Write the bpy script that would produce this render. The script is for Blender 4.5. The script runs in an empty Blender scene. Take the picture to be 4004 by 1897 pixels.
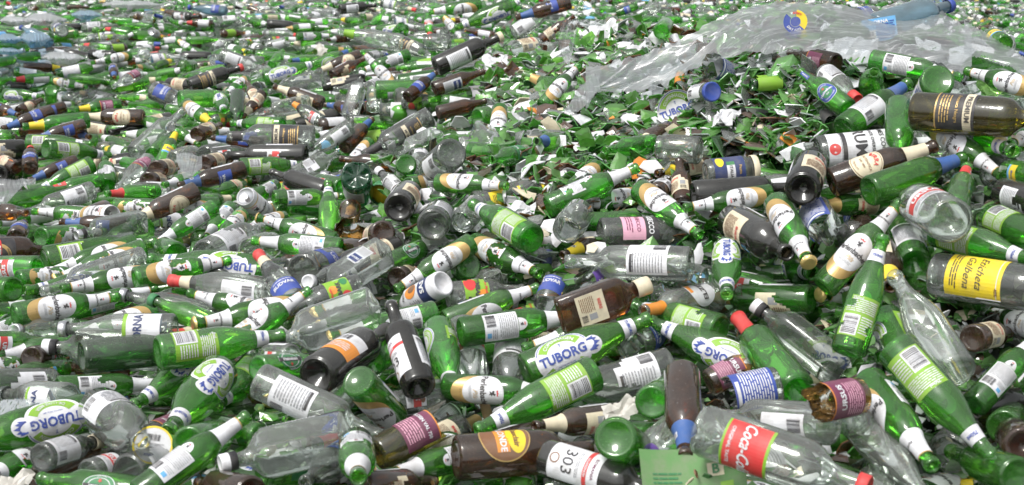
import bpy, math, random
import numpy as np
from mathutils import Vector, Matrix
random.seed(7); RNG = np.random.default_rng(11)
SC = bpy.context.scene
COL = SC.collection
# ------------------------------------------------------------------ camera, sky, sun, exposure
F = 5499.0; CX, CY = 2002.0, 948.5            # focal length and centre in photograph pixels
HOR = -151.0                                   # the level line, above the frame
CAM_Z = 0.85
PITCH = math.atan((CY - HOR) / F)
cam = bpy.data.cameras.new('camera'); cam_o = bpy.data.objects.new('camera', cam); COL.objects.link(cam_o)
cam.sensor_width = 36.0; cam.lens = F / 4004.0 * 36.0; cam.clip_end = 2500; cam.clip_start = 0.1
cam_o.location = (0, 0, CAM_Z); cam_o.rotation_euler = (math.pi / 2 - PITCH, 0, 0)
cam.dof.use_dof = True; cam.dof.focus_distance = 3.9; cam.dof.aperture_fstop = 8.0
SC.camera = cam_o
SUN_EL, SUN_ROT = math.radians(58), math.radians(-140)
W = bpy.data.worlds.new('World'); SC.world = W; W.use_nodes = True
nt = W.node_tree; nt.nodes.clear()
sky = nt.nodes.new('ShaderNodeTexSky'); sky.sky_type = 'NISHITA'; sky.sun_disc = False
sky.sun_elevation = SUN_EL; sky.sun_rotation = SUN_ROT; sky.air_density = 1.0; sky.dust_density = 4.0; sky.ozone_density = 1.0
hs = nt.nodes.new('ShaderNodeHueSaturation'); hs.inputs['Saturation'].default_value = 0.15
bg = nt.nodes.new('ShaderNodeBackground'); bg.inputs[1].default_value = 0.13
wo = nt.nodes.new('ShaderNodeOutputWorld')
nt.links.new(sky.outputs[0], hs.inputs['Color']); nt.links.new(hs.outputs[0], bg.inputs[0]); nt.links.new(bg.outputs[0], wo.inputs[0])
sun = bpy.data.lights.new('sun', 'SUN'); sun.energy = 1.5; sun.angle = math.radians(18); sun.color = (1.0, 0.97, 0.93)
sun_o = bpy.data.objects.new('sun', sun); COL.objects.link(sun_o)
d = Vector((math.sin(-SUN_ROT) * math.cos(SUN_EL) * -1, math.cos(SUN_ROT) * math.cos(SUN_EL), math.sin(SUN_EL)))
sun_o.rotation_euler = d.to_track_quat('Z', 'Y').to_euler()
SC.view_settings.view_transform = 'Standard'; SC.view_settings.look = 'None'; SC.view_settings.gamma = 1.0
SC.view_settings.use_curve_mapping = False; SC.view_settings.exposure = 0.63
SC.render.engine = 'CYCLES'
cy = SC.cycles
cy.max_bounces = 14; cy.diffuse_bounces = 2; cy.glossy_bounces = 3; cy.transmission_bounces = 4; cy.transparent_max_bounces = 24
cy.use_denoising = True; cy.sample_clamp_indirect = 6.0; cy.caustics_reflective = False; cy.caustics_refractive = False
cy.use_adaptive_sampling = True; cy.adaptive_threshold = 0.02

# ------------------------------------------------------------------ materials
MATS = {}
def new_mat(name):
    m = bpy.data.materials.new(name); m.use_nodes = True; m.node_tree.nodes.clear(); MATS[name] = m
    return m, m.node_tree.nodes, m.node_tree.links
def noise(N, L, scale, detail=4, rough=0.6):
    tc = N.new('ShaderNodeTexCoord'); n = N.new('ShaderNodeTexNoise'); n.inputs['Scale'].default_value = scale
    n.inputs['Detail'].default_value = detail; n.inputs['Roughness'].default_value = rough
    oi = N.new('ShaderNodeObjectInfo'); ad = N.new('ShaderNodeVectorMath'); ad.operation = 'ADD'
    mu = N.new('ShaderNodeMath'); mu.operation = 'MULTIPLY'; mu.inputs[1].default_value = 37.0
    L.new(oi.outputs['Random'], mu.inputs[0]); L.new(tc.outputs['Object'], ad.inputs[0]); L.new(mu.outputs[0], ad.inputs[1])
    L.new(ad.outputs[0], n.inputs['Vector'])
    return n
def ramp(N, L, src, a, b, lo, hi):
    r = N.new('ShaderNodeMapRange'); r.inputs['From Min'].default_value = a; r.inputs['From Max'].default_value = b
    r.inputs['To Min'].default_value = lo; r.inputs['To Max'].default_value = hi; L.new(src, r.inputs['Value']); return r
def glass(name, tint, edge, body, dust_sky_grey=0.14, bodyf=0.22, rough=0.075, hue=0.0):
    """thin glass wall: tinted see-through (darker where the wall is seen edge-on), sky gloss, a coloured glow and patchy dusty grey, raised on level faces to paint in sky reflection"""
    m, N, L = new_mat(name)
    out = N.new('ShaderNodeOutputMaterial')
    lw = N.new('ShaderNodeLayerWeight'); lw.inputs['Blend'].default_value = 0.35
    mx = N.new('ShaderNodeMix'); mx.data_type = 'RGBA'
    pw = N.new('ShaderNodeMath'); pw.operation = 'POWER'; pw.inputs[1].default_value = 2.2
    L.new(lw.outputs['Facing'], pw.inputs[0]); L.new(pw.outputs[0], mx.inputs[0])
    mx.inputs[6].default_value = (*tint, 1); mx.inputs[7].default_value = (*edge, 1)
    oi = N.new('ShaderNodeObjectInfo')
    hv = N.new('ShaderNodeHueSaturation')
    rv = ramp(N, L, oi.outputs['Random'], 0, 1, 0.5 - hue, 0.5 + hue); L.new(rv.outputs[0], hv.inputs['Hue'])
    mv = N.new('ShaderNodeMath'); mv.operation = 'FRACT'; m7 = N.new('ShaderNodeMath'); m7.operation = 'MULTIPLY'; m7.inputs[1].default_value = 7.31
    L.new(oi.outputs['Random'], m7.inputs[0]); L.new(m7.outputs[0], mv.inputs[0])
    rs = ramp(N, L, mv.outputs[0], 0, 1, 0.68, 1.12); L.new(rs.outputs[0], hv.inputs['Value'])
    L.new(mx.outputs[2], hv.inputs['Color'])
    tr = N.new('ShaderNodeBsdfTransparent'); L.new(hv.outputs[0], tr.inputs[0])
    df = N.new('ShaderNodeBsdfDiffuse'); df.inputs[0].default_value = (*body, 1)
    tl = N.new('ShaderNodeBsdfTranslucent'); tl.inputs[0].default_value = (*[min(1, c * 1.5) for c in body], 1)
    b1 = N.new('ShaderNodeMixShader'); b1.inputs[0].default_value = 0.6; L.new(df.outputs[0], b1.inputs[1]); L.new(tl.outputs[0], b1.inputs[2])
    s1 = N.new('ShaderNodeMixShader'); L.new(tr.outputs[0], s1.inputs[1]); L.new(b1.outputs[0], s1.inputs[2])
    nb = noise(N, L, 12.0, 2); rb = ramp(N, L, nb.outputs[0], 0.3, 0.7, bodyf * 0.8, bodyf * 1.25); L.new(rb.outputs[0], s1.inputs[0])
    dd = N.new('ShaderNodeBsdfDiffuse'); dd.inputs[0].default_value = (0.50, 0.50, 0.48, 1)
    nd = noise(N, L, 14.0, 8, 0.72); rd = ramp(N, L, nd.outputs[0], 0.3, 0.75, dust_sky_grey * 0.45, dust_sky_grey * 0.95)
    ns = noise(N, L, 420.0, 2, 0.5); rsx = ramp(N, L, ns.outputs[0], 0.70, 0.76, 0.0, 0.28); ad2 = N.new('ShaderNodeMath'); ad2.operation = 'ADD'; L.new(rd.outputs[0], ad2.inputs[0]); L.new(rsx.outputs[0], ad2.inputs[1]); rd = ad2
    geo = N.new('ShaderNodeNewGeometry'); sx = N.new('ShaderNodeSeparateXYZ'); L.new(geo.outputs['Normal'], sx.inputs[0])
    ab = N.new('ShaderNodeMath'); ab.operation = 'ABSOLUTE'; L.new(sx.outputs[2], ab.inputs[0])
    up = ramp(N, L, ab.outputs[0], 0.0, 1.0, 0.35, 1.6)  # grey boosted on level faces, painting in the sky reflected by bottle tops
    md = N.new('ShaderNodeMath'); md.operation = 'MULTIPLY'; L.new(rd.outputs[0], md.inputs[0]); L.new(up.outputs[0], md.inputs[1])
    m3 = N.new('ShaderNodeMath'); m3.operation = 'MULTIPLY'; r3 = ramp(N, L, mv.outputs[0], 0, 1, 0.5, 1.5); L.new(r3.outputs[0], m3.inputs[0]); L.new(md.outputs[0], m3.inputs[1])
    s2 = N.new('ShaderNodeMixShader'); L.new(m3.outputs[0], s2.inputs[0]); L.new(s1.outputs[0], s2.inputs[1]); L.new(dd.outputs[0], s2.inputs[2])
    gl = N.new('ShaderNodeBsdfGlossy'); gl.inputs['Roughness'].default_value = rough; gl.inputs[0].default_value = (0.95, 0.97, 0.95, 1)
    bn = N.new('ShaderNodeBump'); bn.inputs['Strength'].default_value = 0.22; bn.inputs['Distance'].default_value = 0.002
    n2 = noise(N, L, 45.0, 3); L.new(n2.outputs[0], bn.inputs['Height']); L.new(bn.outputs[0], gl.inputs['Normal'])
    fr = N.new('ShaderNodeFresnel'); fr.inputs[0].default_value = 1.52
    cl = ramp(N, L, fr.outputs[0], 0.0, 1.0, 0.02, 0.9)
    s3 = N.new('ShaderNodeMixShader'); L.new(cl.outputs[0], s3.inputs[0]); L.new(s2.outputs[0], s3.inputs[1]); L.new(gl.outputs[0], s3.inputs[2])
    L.new(s3.outputs[0], out.inputs[0])
    return m
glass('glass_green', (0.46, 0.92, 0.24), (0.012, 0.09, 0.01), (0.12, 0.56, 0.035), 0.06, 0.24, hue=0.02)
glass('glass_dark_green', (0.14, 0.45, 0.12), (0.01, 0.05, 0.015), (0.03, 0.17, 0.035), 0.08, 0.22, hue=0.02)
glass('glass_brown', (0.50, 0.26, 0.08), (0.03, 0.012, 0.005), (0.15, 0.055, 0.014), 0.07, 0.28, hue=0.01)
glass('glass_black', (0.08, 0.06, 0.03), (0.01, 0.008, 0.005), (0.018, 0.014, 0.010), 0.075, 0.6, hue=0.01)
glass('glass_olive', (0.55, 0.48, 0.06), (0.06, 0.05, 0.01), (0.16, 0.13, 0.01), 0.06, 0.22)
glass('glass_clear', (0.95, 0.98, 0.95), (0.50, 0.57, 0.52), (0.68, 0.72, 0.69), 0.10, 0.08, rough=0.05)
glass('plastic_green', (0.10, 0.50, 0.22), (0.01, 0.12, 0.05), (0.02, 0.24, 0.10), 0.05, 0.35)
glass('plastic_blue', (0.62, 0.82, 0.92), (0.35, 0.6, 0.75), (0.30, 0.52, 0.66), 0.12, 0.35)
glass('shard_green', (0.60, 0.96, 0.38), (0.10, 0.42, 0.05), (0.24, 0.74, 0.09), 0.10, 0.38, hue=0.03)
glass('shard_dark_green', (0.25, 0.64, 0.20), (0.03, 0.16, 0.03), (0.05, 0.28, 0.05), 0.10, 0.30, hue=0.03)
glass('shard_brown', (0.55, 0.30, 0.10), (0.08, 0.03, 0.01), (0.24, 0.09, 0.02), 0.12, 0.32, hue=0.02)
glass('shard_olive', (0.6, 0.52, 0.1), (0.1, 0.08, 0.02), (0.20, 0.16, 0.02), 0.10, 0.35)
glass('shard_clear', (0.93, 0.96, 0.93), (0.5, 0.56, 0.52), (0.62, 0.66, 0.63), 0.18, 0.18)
def paint(name, col, rough=0.6, dirt=0.25, metal=0.0, scale=40.0):
    m, N, L = new_mat(name)
    out = N.new('ShaderNodeOutputMaterial'); p = N.new('ShaderNodeBsdfPrincipled')
    n = noise(N, L, scale, 5, 0.65); r = ramp(N, L, n.outputs[0], 0.42, 0.72, 0.03, dirt)
    mx = N.new('ShaderNodeMix'); mx.data_type = 'RGBA'; mx.inputs[6].default_value = (*col, 1); mx.inputs[7].default_value = (0.27, 0.24, 0.20, 1)
    L.new(r.outputs[0], mx.inputs[0]); L.new(mx.outputs[2], p.inputs['Base Color'])
    p.inputs['Roughness'].default_value = rough; p.inputs['Metallic'].default_value = metal
    L.new(p.outputs[0], out.inputs[0]); return m
for nm, c in dict(paper_white=(.74, .75, .78), paper_cream=(.72, .64, .46), paper_grey=(.5, .52, .54), ink_black=(.03, .03, .035), ink_grey=(.30, .31, .33),
                  foil_blue=(.04, .11, .32), ink_blue=(.03, .07, .34), ink_light_blue=(.12, .40, .72), ink_red=(.62, .04, .04), ink_lime=(.22, .44, .03), ink_green=(.03, .20, .07),
                  ink_yellow=(.82, .62, .02), ink_orange=(.80, .28, .03), ink_plum=(.16, .03, .08), ink_pink=(.75, .40, .52), ink_navy=(.02, .04, .14),
                  ink_violet=(.12, .06, .32), ink_brown=(.20, .09, .04)).items():
    paint(nm, c, 0.55, 0.50 if 'paper' in nm else 0.30, scale=26.0)
paint('ink_gold', (.62, .42, .16), 0.38, 0.2, 0.5)
paint('cap_gold', (.70, .52, .20), 0.35, 0.25, 0.8)
paint('metal', (.62, .63, .65), 0.3, 0.25, 0.9)
paint('cork', (.42, .26, .13), 0.85, 0.4)
paint('rim_green', (.07, .27, .05), 0.15, 0.1); paint('rim_clear', (.26, .33, .29), 0.15, 0.1); paint('rim_brown', (.12, .05, .015), 0.15, 0.1)
paint('rag', (.62, .60, .55), 0.9, 0.5)
def film_mat(name='film', col=(.86, .90, .90), dcol=(.55, .57, .57), lo=.10, hi=.36):
    m, N, L = new_mat(name)
    out = N.new('ShaderNodeOutputMaterial')
    tr = N.new('ShaderNodeBsdfTransparent'); tr.inputs[0].default_value = (*col, 1)
    df = N.new('ShaderNodeBsdfDiffuse'); df.inputs[0].default_value = (*dcol, 1)
    tl = N.new('ShaderNodeBsdfTranslucent'); tl.inputs[0].default_value = (*[c * 1.15 for c in dcol], 1)
    a = N.new('ShaderNodeMixShader'); a.inputs[0].default_value = 0.45; L.new(df.outputs[0], a.inputs[1]); L.new(tl.outputs[0], a.inputs[2])
    n = noise(N, L, 9.0, 6, 0.65); r = ramp(N, L, n.outputs[0], 0.32, 0.68, lo, hi)
    b = N.new('ShaderNodeMixShader'); L.new(r.outputs[0], b.inputs[0]); L.new(tr.outputs[0], b.inputs[1]); L.new(a.outputs[0], b.inputs[2])
    g = N.new('ShaderNodeBsdfGlossy'); g.inputs['Roughness'].default_value = 0.32
    tc = N.new('ShaderNodeTexCoord'); mp = N.new('ShaderNodeMapping'); mp.inputs['Rotation'].default_value = (0.2, .5, .55); mp.inputs['Scale'].default_value = (1.6, 9, 7)
    L.new(tc.outputs['Object'], mp.inputs['Vector']); n3 = N.new('ShaderNodeTexNoise'); n3.inputs['Scale'].default_value = 1.6; n3.inputs['Detail'].default_value = 5; n3.inputs['Distortion'].default_value = 1.2; L.new(mp.outputs[0], n3.inputs['Vector'])
    bp = N.new('ShaderNodeBump'); bp.inputs['Strength'].default_value = 0.5; bp.inputs['Distance'].default_value = 0.03; L.new(n3.outputs[0], bp.inputs['Height'])
    sb = N.new('ShaderNodeMath'); sb.operation = 'SUBTRACT'; sb.inputs[1].default_value = .5; L.new(n3.outputs[0], sb.inputs[0]); ab = N.new('ShaderNodeMath'); ab.operation = 'ABSOLUTE'; L.new(sb.outputs[0], ab.inputs[0])
    cr = ramp(N, L, ab.outputs[0], 0.0, 0.025, .5, 0.0); sm = N.new('ShaderNodeMath'); sm.operation = 'ADD'; sm.use_clamp = True; L.new(cr.outputs[0], sm.inputs[0]); L.new(r.outputs[0], sm.inputs[1]); L.new(sm.outputs[0], b.inputs[0])  # opacity raised in thin pale lines, painting light caught along creases
    for q in (g,): L.new(bp.outputs[0], q.inputs['Normal'])
    fr = N.new('ShaderNodeFresnel'); fr.inputs[0].default_value = 1.45
    c = N.new('ShaderNodeMixShader'); fm = N.new('ShaderNodeMath'); fm.operation = 'MULTIPLY'; fm.inputs[1].default_value = .4; L.new(fr.outputs[0], fm.inputs[0]); L.new(fm.outputs[0], c.inputs[0]); L.new(b.outputs[0], c.inputs[1]); L.new(g.outputs[0], c.inputs[2])
    L.new(c.outputs[0], out.inputs[0])
film_mat()
film_mat('bag_white', (.9, .92, .92), (.62, .64, .65), .55, .85)
film_mat('bag_blue', (.5, .75, .9), (.26, .46, .62), .5, .85)
def heap_mat():
    m, N, L = new_mat('cullet')
    out = N.new('ShaderNodeOutputMaterial'); p = N.new('ShaderNodeBsdfPrincipled')
    tc = N.new('ShaderNodeTexCoord'); v = N.new('ShaderNodeTexVoronoi'); v.inputs['Scale'].default_value = 28; L.new(tc.outputs['Object'], v.inputs['Vector'])
    cr = N.new('ShaderNodeValToRGB'); e = cr.color_ramp; e.interpolation = 'CONSTANT'
    cols = [(.01, .035, .012), (.025, .09, .025), (.02, .015, .01), (.05, .13, .045), (.10, .11, .10), (.015, .05, .02), (.18, .19, .19)]
    for i, c in enumerate(cols):
        el = e.elements[i] if i < 2 else e.elements.new(i / 7)
        el.position = i / 7; el.color = (*c, 1)
    sp = N.new('ShaderNodeSeparateColor'); L.new(v.outputs['Color'], sp.inputs[0]); L.new(sp.outputs[0], cr.inputs[0])
    L.new(cr.outputs[0], p.inputs['Base Color']); p.inputs['Roughness'].default_value = 0.35; L.new(p.outputs[0], out.inputs[0])
heap_mat()

# ------------------------------------------------------------------ the heap's surface
CTRL = [(-.9, 2.3, -.12), (0, 2.3, -.12), (.8, 2.3, -.10), (-1.0, 2.8, -.08), (.0, 2.8, -.08), (.55, 2.8, -.04), (1.05, 2.8, .04), (-1.2, 3.5, -.02), (-.1, 3.1, .02),
        (.35, 3.4, .11), (.8, 3.1, .18), (1.1, 3.1, .42), (1.3, 3.2, .48), (1.15, 3.7, .52), (.95, 3.6, .40), (.62, 3.8, .27), (.2, 4.4, .30), (-.2, 4.9, .18), (-.7, 4.4, .02),
        (-.7, 5.4, .03), (-1.7, 5.0, -.02), (-.9, 6.2, .13), (-.22, 6.2, .43), (-.5, 6.8, .33), (.15, 4.9, .42), (.45, 5.2, .52), (.55, 6.0, .62), (.9, 4.3, .62), (1.0, 4.7, .72),
        (1.35, 4.4, .66), (1.35, 4.0, .58), (1.75, 4.2, .52), (2.2, 4.4, .30), (1.6, 5.4, .45), (2.4, 5.6, .10), (.6, 7.2, .45), (0.1, 7.6, .38), (1.2, 7, .20), (2.6, 7.5, .0),
        (-1.2, 7.6, .20), (-2.4, 7.5, .05), (-2.0, 9.4, .16), (-3.4, 9, .14), (-1.0, 9.5, .24), (.3, 9.5, .30), (2, 10, .05), (4, 10, 0), (-4.5, 13, .28), (-2, 13, .34), (1, 13, .33),
        (4, 13, .05), (-7, 20, .40), (-2, 20, .42), (3, 20, .36), (8, 20, .2), (-12, 32, .45), (-4, 32, .45), (4, 32, .45), (12, 32, .45), (-15, 45, .5), (0, 45, .5), (15, 45, .5), (-2, 2.3, -.1), (2, 2.3, .1), (2.2, 3.2, .35), (-2.5, 4, 0)]
CT = np.array(CTRL); CTX = CT[:, 0] / np.maximum(CT[:, 1], .5); CTY = np.log(CT[:, 1])
def heap(X, Y):
    X = np.asarray(X, float); Y = np.maximum(np.asarray(Y, float), .5)
    u = X / Y; v = np.log(Y)
    d2 = ((u[..., None] - CTX) / .09) ** 2 + ((v[..., None] - CTY) / .14) ** 2
    w = 1.0 / (d2 + 0.25) ** 2
    z = (w * CT[:, 2]).sum(-1) / w.sum(-1)
    a = np.clip((Y - 6.5) / 5, 0, 1) * .07
    return z + a * (np.sin(X * 1.9 + Y * .6) * np.sin(Y * 1.5 - X * .5) + .6 * np.sin(X * .8 - Y * .45 + 2))
cp, sp_ = math.cos(PITCH), math.sin(PITCH)
def ray(px, py):
    """direction through a photograph pixel, scaled so that its part along the lens axis is 1"""
    x = (px - CX) / F; y = -(py - CY) / F
    return np.array([x, cp + y * sp_, -sp_ + y * cp])
ORI = np.array([0, 0, CAM_Z])
DS = np.concatenate([np.linspace(1.9, 8, 400), np.linspace(8.02, 45, 900)])
def hit(px, py, lift=0.0):
    r = ray(px, py); P = ORI + DS[:, None] * r
    g = P[:, 2] - heap(P[:, 0], P[:, 1]) - lift
    k = np.nonzero(g < 0)[0]
    return DS[k[0]] if len(k) else 40.0

# ------------------------------------------------------------------ mesh helpers
def mesh(name, V, Fc, mats, mi=None, smooth=True):
    me = bpy.data.meshes.new(name); me.from_pydata([tuple(v) for v in V], [], [tuple(f) for f in Fc])
    for m in mats: me.materials.append(MATS[m])
    if mi is not None: me.polygons.foreach_set('material_index', np.asarray(mi, dtype=np.int32))
    me.polygons.foreach_set('use_smooth', np.full(len(me.polygons), smooth)); me.update(); return me
def obj(name, me, parent=None):
    o = bpy.data.objects.new(name, me); COL.objects.link(o)
    if parent is not None: o.parent = parent
    return o
# bodies: length, largest radius, outline (height share, radius share), glass, shoulder start
OUT = dict(
    beer=[(.55, 1), (.59, .965), (.63, .87), (.67, .72), (.705, .595), (.75, .52), (.82, .455), (.88, .42), (.945, .40), (.95, .455), (.985, .455), (1, .42), (1, .33), (.96, .31)],
    slope=[(.46, 1), (.52, .97), (.60, .86), (.68, .68), (.76, .50), (.85, .40), (.94, .36), (.945, .42), (.985, .42), (1, .38), (1, .30), (.96, .28)],
    bord=[(.60, 1), (.645, .965), (.68, .86), (.705, .68), (.73, .50), (.76, .41), (.93, .37), (.935, .42), (.965, .42), (1, .40), (1, .30), (.96, .28)],
    spirit=[(.60, 1), (.66, .97), (.71, .85), (.75, .64), (.79, .45), (.84, .37), (.95, .35), (1, .36), (1, .28), (.96, .27)],
    jar=[(.72, 1), (.78, .98), (.83, .90), (.86, .86), (.90, .88), (.93, .86), (.96, .88), (1, .86), (1, .80), (.93, .79)],
    cut=[(.5, 1), (.9, 1), (1, 1)], neck=[(.5, 1.1), (.9, .9), (1, 1)], can=[(.0, .82), (.04, .97), (.07, 1), (.90, 1), (.955, .88), (.97, .90), (1, .88), (.985, .82), (.965, .80)])
K = dict(  # kind: (length, radius, outline, glass, name, category, front, neck)
    pb=(.265, .0318, 'beer', 'glass_green', 'beer_bottle', 'P', 'W'), gb=(.25, .0325, 'beer', 'glass_green', 'beer_bottle', 'N', 'N'),
    tb=(.295, .041, 'slope', 'glass_green', 'beer_bottle', 'T', 'T'), t3=(.225, .0325, 'slope', 'glass_green', 'beer_bottle', 'T', 'T'),
    hk=(.25, .033, 'beer', 'glass_green', 'beer_bottle', 'H', 'N'), hz=(.25, .033, 'beer', 'glass_green', 'beer_bottle', 'Z', 'z'),
    gw=(.30, .040, 'bord', 'glass_green', 'wine_bottle', 'W', 'N'), br=(.24, .033, 'beer', 'glass_brown', 'beer_bottle', 'C', 'N'),
    bl=(.25, .033, 'beer', 'glass_brown', 'beer_bottle', 'U', 'U'), dg=(.27, .035, 'bord', 'glass_brown', 'wine_bottle', 'N', 'N'),
    ww=(.30, .041, 'bord', 'glass_black', 'wine_bottle', 'C', 'N'), ow=(.30, .041, 'bord', 'glass_olive', 'wine_bottle', 'K', 'N'),
    cw=(.31, .042, 'bord', 'glass_clear', 'wine_bottle', 'W', 'N'), cb=(.31, .042, 'slope', 'glass_clear', 'wine_bottle', 'W', 'N'),
    cs=(.29, .045, 'spirit', 'glass_clear', 'spirit_bottle', 'W', 'N'), wd=(.29, .040, 'slope', 'glass_clear', 'water_bottle', 'D', 'N'),
    sm=(.19, .031, 'slope', 'glass_clear', 'small_bottle', 'W', 'N'), ty=(.175, .033, 'beer', 'glass_clear', 'juice_bottle', 'T2', 'N'),
    sq=(.26, .040, 'spirit', 'glass_clear', 'spirit_bottle', 'N', 'N'), fl=(.20, .041, 'spirit', 'glass_brown', 'spirit_flask', 'C', 'N'),
    jr=(.125, .040, 'jar', 'glass_clear', 'glass_jar', 'N', 'N'), jl=(.14, .040, 'jar', 'glass_clear', 'glass_jar', 'I', 'N'),
    jp=(.15, .032, 'cut', 'paper_white', 'drink_bottle', 'P2', 'N'), cn=(.165, .033, 'can', 'paper_white', 'drink_can', 'P3', 'N'),
    pt=(.33, .050, 'spirit', 'glass_clear', 'plastic_bottle', 'K2', 'N'), pg=(.30, .047, 'spirit', 'plastic_green', 'plastic_bottle', 'W', 'N'),
    d7=(.26, .042, 'spirit', 'glass_brown', 'beer_bottle', 'X', 'N'),
    gk=(.12, .034, 'cut', 'glass_green', 'broken_bottle', 'N', 'N'), bc=(.11, .038, 'cut', 'glass_clear', 'broken_jar', 'J', 'N'),
    bb=(.11, .034, 'cut', 'glass_brown', 'broken_bottle', 'M', 'N'), ob=(.20, .040, 'cut', 'glass_olive', 'broken_bottle', 'M', 'N'),
    nk=(.075, .0135, 'neck', 'glass_dark_green', 'bottle_neck', 'N', 'N'), nb=(.10, .020, 'neck', 'glass_brown', 'bottle_neck', 'N', 'N'),
    ck=(.05, .012, 'neck', 'cork', 'cork', 'N', 'N'), ld=(.01, .033, 'can', 'ink_yellow', 'tin_lid', 'N', 'N'))
def outline(kind):
    Ln, R, o, *_ = K[kind]
    if kind in ('nk', 'nb', 'ck'): base = [(.0, .8), (.01, 1.1)]
    elif o == 'can': base = []
    elif kind in ('ob', 'bb', 'bc', 'gk', 'jr', 'jl', 'jp'): base = [(.06, 0), (.04, .5), (.0, .80), (.01, .93), (.045, 1)]
    elif o == 'bord': base = [(.10, 0), (.075, .3), (.02, .62), (.0, .80), (.006, .95), (.025, 1), (.3, 1)]
    else: base = [(.030, 0), (.022, .45), (.006, .72), (.0, .84), (.005, .95), (.02, 1), (.3, 1)]
    pr = base + OUT[o]
    return [(z * Ln, r * R) for z, r in pr]
def rad_at(kind, z):
    pr = [p for p in outline(kind)]; lo = min(range(len(pr)), key=lambda i: pr[i][0]); pr = pr[lo:]
    zs = []; rs = []
    for a, b in pr:
        if not zs or a > zs[-1] + 1e-5: zs.append(a); rs.append(b)
        elif abs(a - zs[-1]) < 1e-5: rs[-1] = max(rs[-1], b)
    return float(np.interp(z, zs, rs))
SEG = 26
def lathe(pr, seg=SEG, square=0.0, flat=1.0, jag=None, z0=0.0):
    V = []; Fc = []
    th = np.arange(seg) * 2 * math.pi / seg + .03
    for i, (z, r) in enumerate(pr):
        if r < 1e-6: V.append((0, 0, z)); continue
        for k, t in enumerate(th):
            c, s = math.cos(t), math.sin(t); q = 1.0
            if square and r > 0:
                n = 2 + 6 * square * min(1, max(0, (r / max(p[1] for p in pr) - .45) * 2.2))
                q = 1 / (abs(c) ** n + abs(s) ** n) ** (1 / n)
            zz = z
            if jag is not None and i >= len(pr) - 2: zz = z - jag[k] * (1 if i == len(pr) - 1 else .5)
            V.append((r * q * c * flat, r * q * s, zz))
    idx = []; n = 0
    for z, r in pr:
        idx.append((n, 1 if r < 1e-6 else seg)); n += idx[-1][1]
    for a, b in zip(idx, idx[1:]):
        for k in range(seg):
            k2 = (k + 1) % seg
            if a[1] == 1: Fc.append((a[0], b[0] + k2, b[0] + k))
            elif b[1] == 1: Fc.append((a[0] + k, a[0] + k2, b[0]))
            else: Fc.append((a[0] + k, a[0] + k2, b[0] + k2, b[0] + k))
    return V, Fc
BODY = {}
def body_mesh(kind, var=0, gmat=None):
    key = (kind, var, gmat)
    if key in BODY: return BODY[key]
    Ln, R, o, g, *_ = K[kind]
    g = gmat or g
    pr = outline(kind); jag = None; seg = SEG
    if kind == 'pg' or kind == 'pt':
        pass
    if o == 'cut' and kind != 'jp' or kind in ('nk', 'nb'):
        rj = random.Random(var * 7 + len(kind)); seg = 34
        jag = [abs(rj.gauss(0, .10)) * Ln + .16 * Ln * math.sin(k / seg * 6.28 + var) ** 2 * (2.2 if kind == 'ob' else 1) for k in range(seg)]
        if kind in ('nk', 'nb'): pr = [(Ln - z, r) for z, r in pr][::-1]; pr = [(z, r) for z, r in pr]
        pr = pr[:-1] + [(Ln, pr[-1][1])]
        if kind in ('nk', 'nb'):
            pr = [(0, R * 0.8), (0, R * 1.0), (.08 * Ln, R * 1.0), (.10 * Ln, R * .85), (.6 * Ln, R * 1.0), (Ln, R * (1.5 if kind == 'nb' else 1.15))]
            pr = [(Ln - z, r) for z, r in pr][::-1]; pr = [(z, r) for z, r in pr]
            V, Fc = lathe(pr, seg); me = mesh('glass_body', V, Fc, [g]); BODY[key] = me
            for v in me.vertices:
                if v.co.z < .02 * Ln: v.co.z += jag[v.index % seg]
            return me
    if kind == 'ck': pr = [(0, 0), (0, R), (Ln, R), (Ln, 0)]
    if kind == 'jp': pr = [(.012, 0), (.010, R * .7), (0, R * .8), (.002, R * .95), (.01, R), (Ln * .8, R), (Ln * .9, R * .8), (Ln, R * .6), (Ln, 0)]
    if kind == 'cn': pr = [(.01, 0), (.004, R * .75)] + pr + [(Ln * .965, 0)]
    if kind == 'ld': pr = [(0, 0), (0, R), (.004, R), (.006, R * .97), (.004, R * .9), (.004, 0)]
    sq = 1.0 if kind in ('sq', 'fl') else 0.0
    V, Fc = lathe(pr, seg if not sq else 32, sq, .42 if kind == 'fl' else 1.0, jag)
    if kind in ('pg', 'pt'):                     # petal base of a soft-drink bottle
        V = [(x, y, z + (.012 * max(0, math.cos(5 * math.atan2(y, x))) if z < .03 and math.hypot(x, y) > .01 else 0)) for x, y, z in V]
    if o in ('beer', 'slope', 'bord', 'spirit', 'jar') and not sq:
        V2, F2 = lathe([(.016 + .03 * R / .03, 0), (.016 + .012, R * .55), (.014, R * .86), (.012, R * .97)], seg); b = len(V); V = list(V) + list(V2); Fc = list(Fc) + [tuple(i + b for i in q) for q in F2]
        V2, F2 = lathe([(-.0005, R * .84), (.0012, R * .90), (.006, R * .93), (.010, R * .90)], seg * 2); b = len(V); V += [(x * (1 + .012 * (i % 2)), y * (1 + .012 * (i % 2)), z) for i, (x, y, z) in enumerate(V2)]; Fc += [tuple(i + b for i in q) for q in F2]
    me = mesh('glass_body', V, Fc, [g]); BODY[key] = me
    return me

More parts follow.
